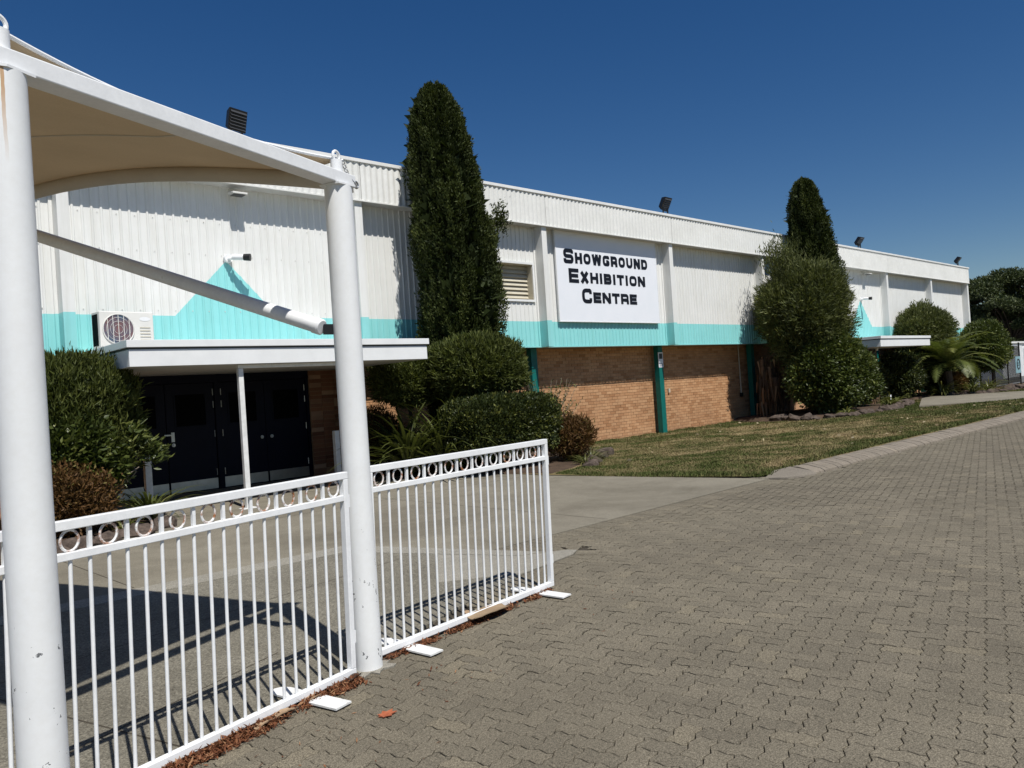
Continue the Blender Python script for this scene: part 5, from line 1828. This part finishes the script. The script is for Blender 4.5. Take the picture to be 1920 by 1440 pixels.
for k in range(52):
    a = 2 * pi * k / 52 * 2.4 + random.uniform(-0.2, 0.2)
    d = Vector((cos(a), sin(a), 0))
    ang = random.uniform(0.35, 1.5)
    L = random.uniform(2.0, 3.0)
    p = Vector((0, 0, 1.3)) + d * 0.08
    spine = [p.copy()]
    st_ = 10
    for i in range(st_):
        p = p + (d * cos(ang) + Vector((0, 0, sin(ang)))) * (L / st_)
        ang -= random.uniform(0.11, 0.25)
        spine.append(p.copy())
    V, F, T_ = [], [], []
    sd = Vector((-d.y, d.x, 0))
    tv = random.uniform(0.15, 0.95)
    for i in range(1, st_ + 1):
        for h in range(5):
            u = h / 5
            q = spine[i - 1].lerp(spine[i], u)
            ax = (spine[i] - spine[i - 1]).normalized()
            ll = 0.42 * sin(pi * min(1, 0.12 + 0.88 * (i - 1 + u) / st_) * 0.92 + 0.15)
            for sg in (-1, 1):
                tip = q + sd * sg * ll * 0.8 + ax * ll * 0.55 + Vector((0, 0, -0.10 * ll + random.uniform(-.03, .03)))
                w = ax * 0.026
                b = len(V)
                V += [tuple(q - w), tuple(q + w), tuple(tip)]
                F.append((b, b + 1, b + 2))
                T_.append(min(1, max(0, tv + random.uniform(-.15, .15))))
    for i in range(st_):
        b = len(V)
        w = Vector((0, 0, 0.012))
        V += [tuple(spine[i] - w + sd * .01), tuple(spine[i] + w), tuple(spine[i + 1])]
        F.append((b, b + 1, b + 2))
        T_.append(0.9)
    mesh_np('frond', V, F, MT['palm'], palm, T_)

# ------------------------------------------------------------------ black fence, shed and tree beyond the hall
fn = empty('picket_fence', 'black metal picket fence beyond the hedge at right', 'fence', (44.6, 12.7, 0))
for k in range(4):
    xk = k * 2.4
    MB().box(xk - 0.035, xk + 0.035, -0.035, 0.035, -0.2, 2.35).build('post', MT['black'], fn)
    if k < 3:
        for zz in (0.18, 1.95):
            MB().box(xk + 0.036, xk + 2.364, -0.018, 0.018, zz, zz + 0.045).build('rail', MT['black'], fn)
        for q in range(1, 17):
            xx = xk + q * 2.4 / 17
            MB().box(xx - 0.012, xx + 0.012, -0.012, 0.012, 0.08, 2.15).build('picket', MT['black'], fn)
# rest of the fence towards the road, out of the picture
shed = empty('site_shed', 'white ribbed site shed behind the black fence', 'shed', (66, 17, 0))
MB().box(-1, 12, 0.04, 3.0, -0.15, 2.55).build('shed_body', MT['trim'], shed)
q = ribbed(-1, 4.2, 0.03, -0.1, 2.5, 0.25, 0.04)
q.build('wall_sheet', MT['trim'], shed)
MB().box(-1.1, 12.1, -0.1, 3.1, 2.55, 2.68).build('shed_roof', MT['cap'], shed)
w = MB().box(4.6, 6.0, 0.0, 0.035, 0.9, 2.2).build('window', MT['trim'], shed)
MB().box(4.75, 5.85, -0.01, -0.002, 1.05, 2.1).build('pane', MT['dark'], w)
sg = empty('fence_sign', 'pale blue sign with round dark symbol on the black fence', 'sign', (51.3, 12.66, 1.05))
MB().box(-0.5, 0.5, -0.01, 0.01, -0.45, 0.5).build('panel', noisy('pale_blue', (0.20, 0.36, 0.42), (0.25, 0.42, 0.48), 3, 0.4), sg)
m = MB()
m.tube([(0.28 * cos(2 * pi * k / 24), -0.014, 0.06 + 0.28 * sin(2 * pi * k / 24)) for k in range(24)], 0.03, 5, closed=True)
m.box(-0.16, 0.16, -0.02, -0.012, 0.10, 0.14).box(-0.16, 0.16, -0.02, -0.012, -0.02, 0.02)
m.build('symbol', MT['ink'], sg)

ft = empty('spreading_tree', 'spreading dark green umbrella tree beyond the end of the hall', 'tree', (87, 21.8, -0.1))
trunk(ft, (0, 0, -0.2), (0, 0, 3.4), 0.45, 0.34, 0)
PT_, NR, TT = [], [], []
m = MB()
for k in range(84):
    a = random.uniform(0, 2 * pi)
    r = 5.6 * sqrt(random.random())
    zt = 9.5 - 0.075 * r * r * 1.1 + random.uniform(-0.5, 0.3) - (random.random() < 0.5) * random.uniform(1.0, 4.2)
    c = np.array([cos(a) * r, sin(a) * r, zt])
    m.tube([(0, 0, 3.2), (c[0] * 0.45, c[1] * 0.45, 3.4 + (zt - 3.4) * 0.55), (c[0], c[1], zt - 0.2)], [0.09, 0.05, 0.02], 5)
    rad = np.array([1.35, 1.35, 0.55]) * random.uniform(0.8, 1.15)
    p, n_, cl = shell(1100, c, rad, 0.25, 2.6, 2.0, 0.5, -0.7, k * 1.3)
    PT_.append(p); NR.append(n_); TT.append(cl)
m.build('branches', MT['bark'], ft, smooth=True)
leaves('crown', np.concatenate(PT_), np.concatenate(NR) * 0.6 + np.array([0, 0, 0.3]), 0.26, 0.12, MT['fartree'], ft, np.concatenate(TT), 0.1, 0.6)
for i, (x, y, h, lb) in enumerate([(112, 30, 7, 'far green tree right of the umbrella tree'), (125, 26, 8, 'far green tree behind the site shed'), (135, 18, 7, 'far green tree at the end of the road')]):
    ft2 = empty('distant_tree', lb, 'tree', (x, y, -0.2), 'trees on the skyline')
    trunk(ft2, (0, 0, -0.2), (0, 0, h * 0.6), 0.3, 0.15, 5, 1.5)
    p, n_, cl = shell(6000, np.array([0, 0, h * 0.58]), (4.5, 4.5, h * 0.45), 0.3, 2.4, 2.0, 0.5, -1, i * 3.1)
    leaves('crown', p, n_, 0.4, 0.25, MT['fartree'], ft2, cl, 0.1, 0.6)

# ------------------------------------------------------------------ grass on the lawn, fallen leaves
def grass():
    n = 330000
    # denser close to the camera
    u = RNG.random(n)
    X = 10.0 * (45 / 10.0) ** u
    Y = RNG.uniform(5.98, 14.85, n)
    lim = np.interp(Y, [5.9, 6.05, 9.7, 15.0], [11.0, 10.60, 9.83, 9.6])
    ok = X > lim
    # keep off beds, path
    def inside(poly):
        P = np.array(poly)
        c = np.zeros(n, bool)
        j = len(P) - 1
        for i in range(len(P)):
            cond = ((P[i, 1] > Y) != (P[j, 1] > Y)) & (X < (P[j, 0] - P[i, 0]) * (Y - P[i, 1]) / (P[j, 1] - P[i, 1] + 1e-12) + P[i, 0])
            c ^= cond
            j = i
        return c
    for poly in ([(7.95, 12.75), (9.15, 12.3), (9.75, 10.6), (9.95, 9.75), (10.8, 10.0), (11.7, 10.45), (12.8, 11.2), (14.0, 12.1), (14.4, 13.2), (14.0, 14.9), (8.95, 14.92)],
                 [(24.3, 14.9), (23.7, 13.2), (23.9, 11.75), (25.0, 11.1), (26.4, 10.85), (28.3, 10.9), (30.2, 11.3), (31.6, 11.6), (31.7, 13.5), (30.4, 14.9)],
                 [(28.5, 10.0), (34.6, 12.2), (36.0, 12.3), (41.3, 5.9), (33.2, 5.9)],
                 [(35.9, 14.9), (35.0, 12.8), (36.6, 11.9), (38.7, 10.9), (41, 10.6), (44.0, 10.7), (45.6, 11.6), (45.8, 14.9)]):
        ok &= ~inside(poly)
    patch = fbm(np.stack([X * 0.9, Y * 1.5, X * 0 + 3.3], -1))
    fine = vnoise(np.stack([X * 3.1, Y * 3.1, X * 0 + 1.3], -1))
    wallgreen = np.exp(-((Y - 14.7) / 0.5) ** 2) + 0.8 * np.exp(-((Y - 6.0) / 0.45) ** 2) + 0.9 * np.exp(-((X - lim) / 0.5) ** 2)
    wallgreen += np.clip((X - 22) / 14, 0, 0.55)
    dry = np.clip((patch - 0.45) * 2.0 + (fine - 0.5) * 0.7 + 0.43 - wallgreen * 0.5, 0, 1)
    ok &= RNG.random(n) < (1.0 - 0.45 * dry)
    X, Y, dry, wg = X[ok], Y[ok], dry[ok], wallgreen[ok]
    m = len(X)
    Z = zl(X, Y) - 0.004
    h = RNG.uniform(0.015, 0.040, m) * (1.1 - 0.5 * dry) * (1 + 0.6 * np.clip(wg, 0, 1)) * (1 + np.clip((X - 15) / 40, 0, 0.6))
    w = RNG.uniform(0.006, 0.012, m) * (1 + (X - 10) / 14)
    a = RNG.random(m) * 2 * pi
    lean = RNG.normal(0, 0.45, (m, 2)) * h[:, None]
    b = np.stack([X, Y, Z], -1)
    s = np.stack([np.cos(a), np.sin(a), np.zeros(m)], -1) * w[:, None]
    tip = b + np.stack([lean[:, 0], lean[:, 1], h], -1)
    V = np.stack([b - s, b + s, tip], 1).reshape(-1, 3)
    T_ = np.arange(3 * m).reshape(-1, 3)
    tint = np.clip(dry * 0.85 + RNG.normal(0, 0.13, m), 0, 1)
    o = mesh_np('lawn_grass', V, T_, MT['grass'], None, tint)
    tag(o, 'short patchy lawn grass, green with dry straw patches', 'grass', kind='stuff')
grass()
def lawn_leaves():
    n = 170
    X = RNG.uniform(10.5, 40, n)
    Y = RNG.uniform(6.1, 14.5, n)
    Z = zl(X, Y) + 0.035
    pts = np.stack([X, Y, Z], -1)
    o = leaves('fallen_leaves', pts, np.stack([RNG.normal(0, 1, n), RNG.normal(0, 1, n), np.zeros(n)], -1), 0.10, 0.05, MT['straw_pale'], None, RNG.random(n), 0.0, 0.1)
    tag(o, 'pale fallen leaves scattered over the lawn', 'leaves', kind='stuff')
MT['straw_pale'] = leaf_mat('pale_leaf', (0.30, 0.23, 0.13), (0.46, 0.38, 0.25), (0.60, 0.52, 0.38), 0.8, 0.1, 0.2)
lawn_leaves()
sgr = RNG.random(900)
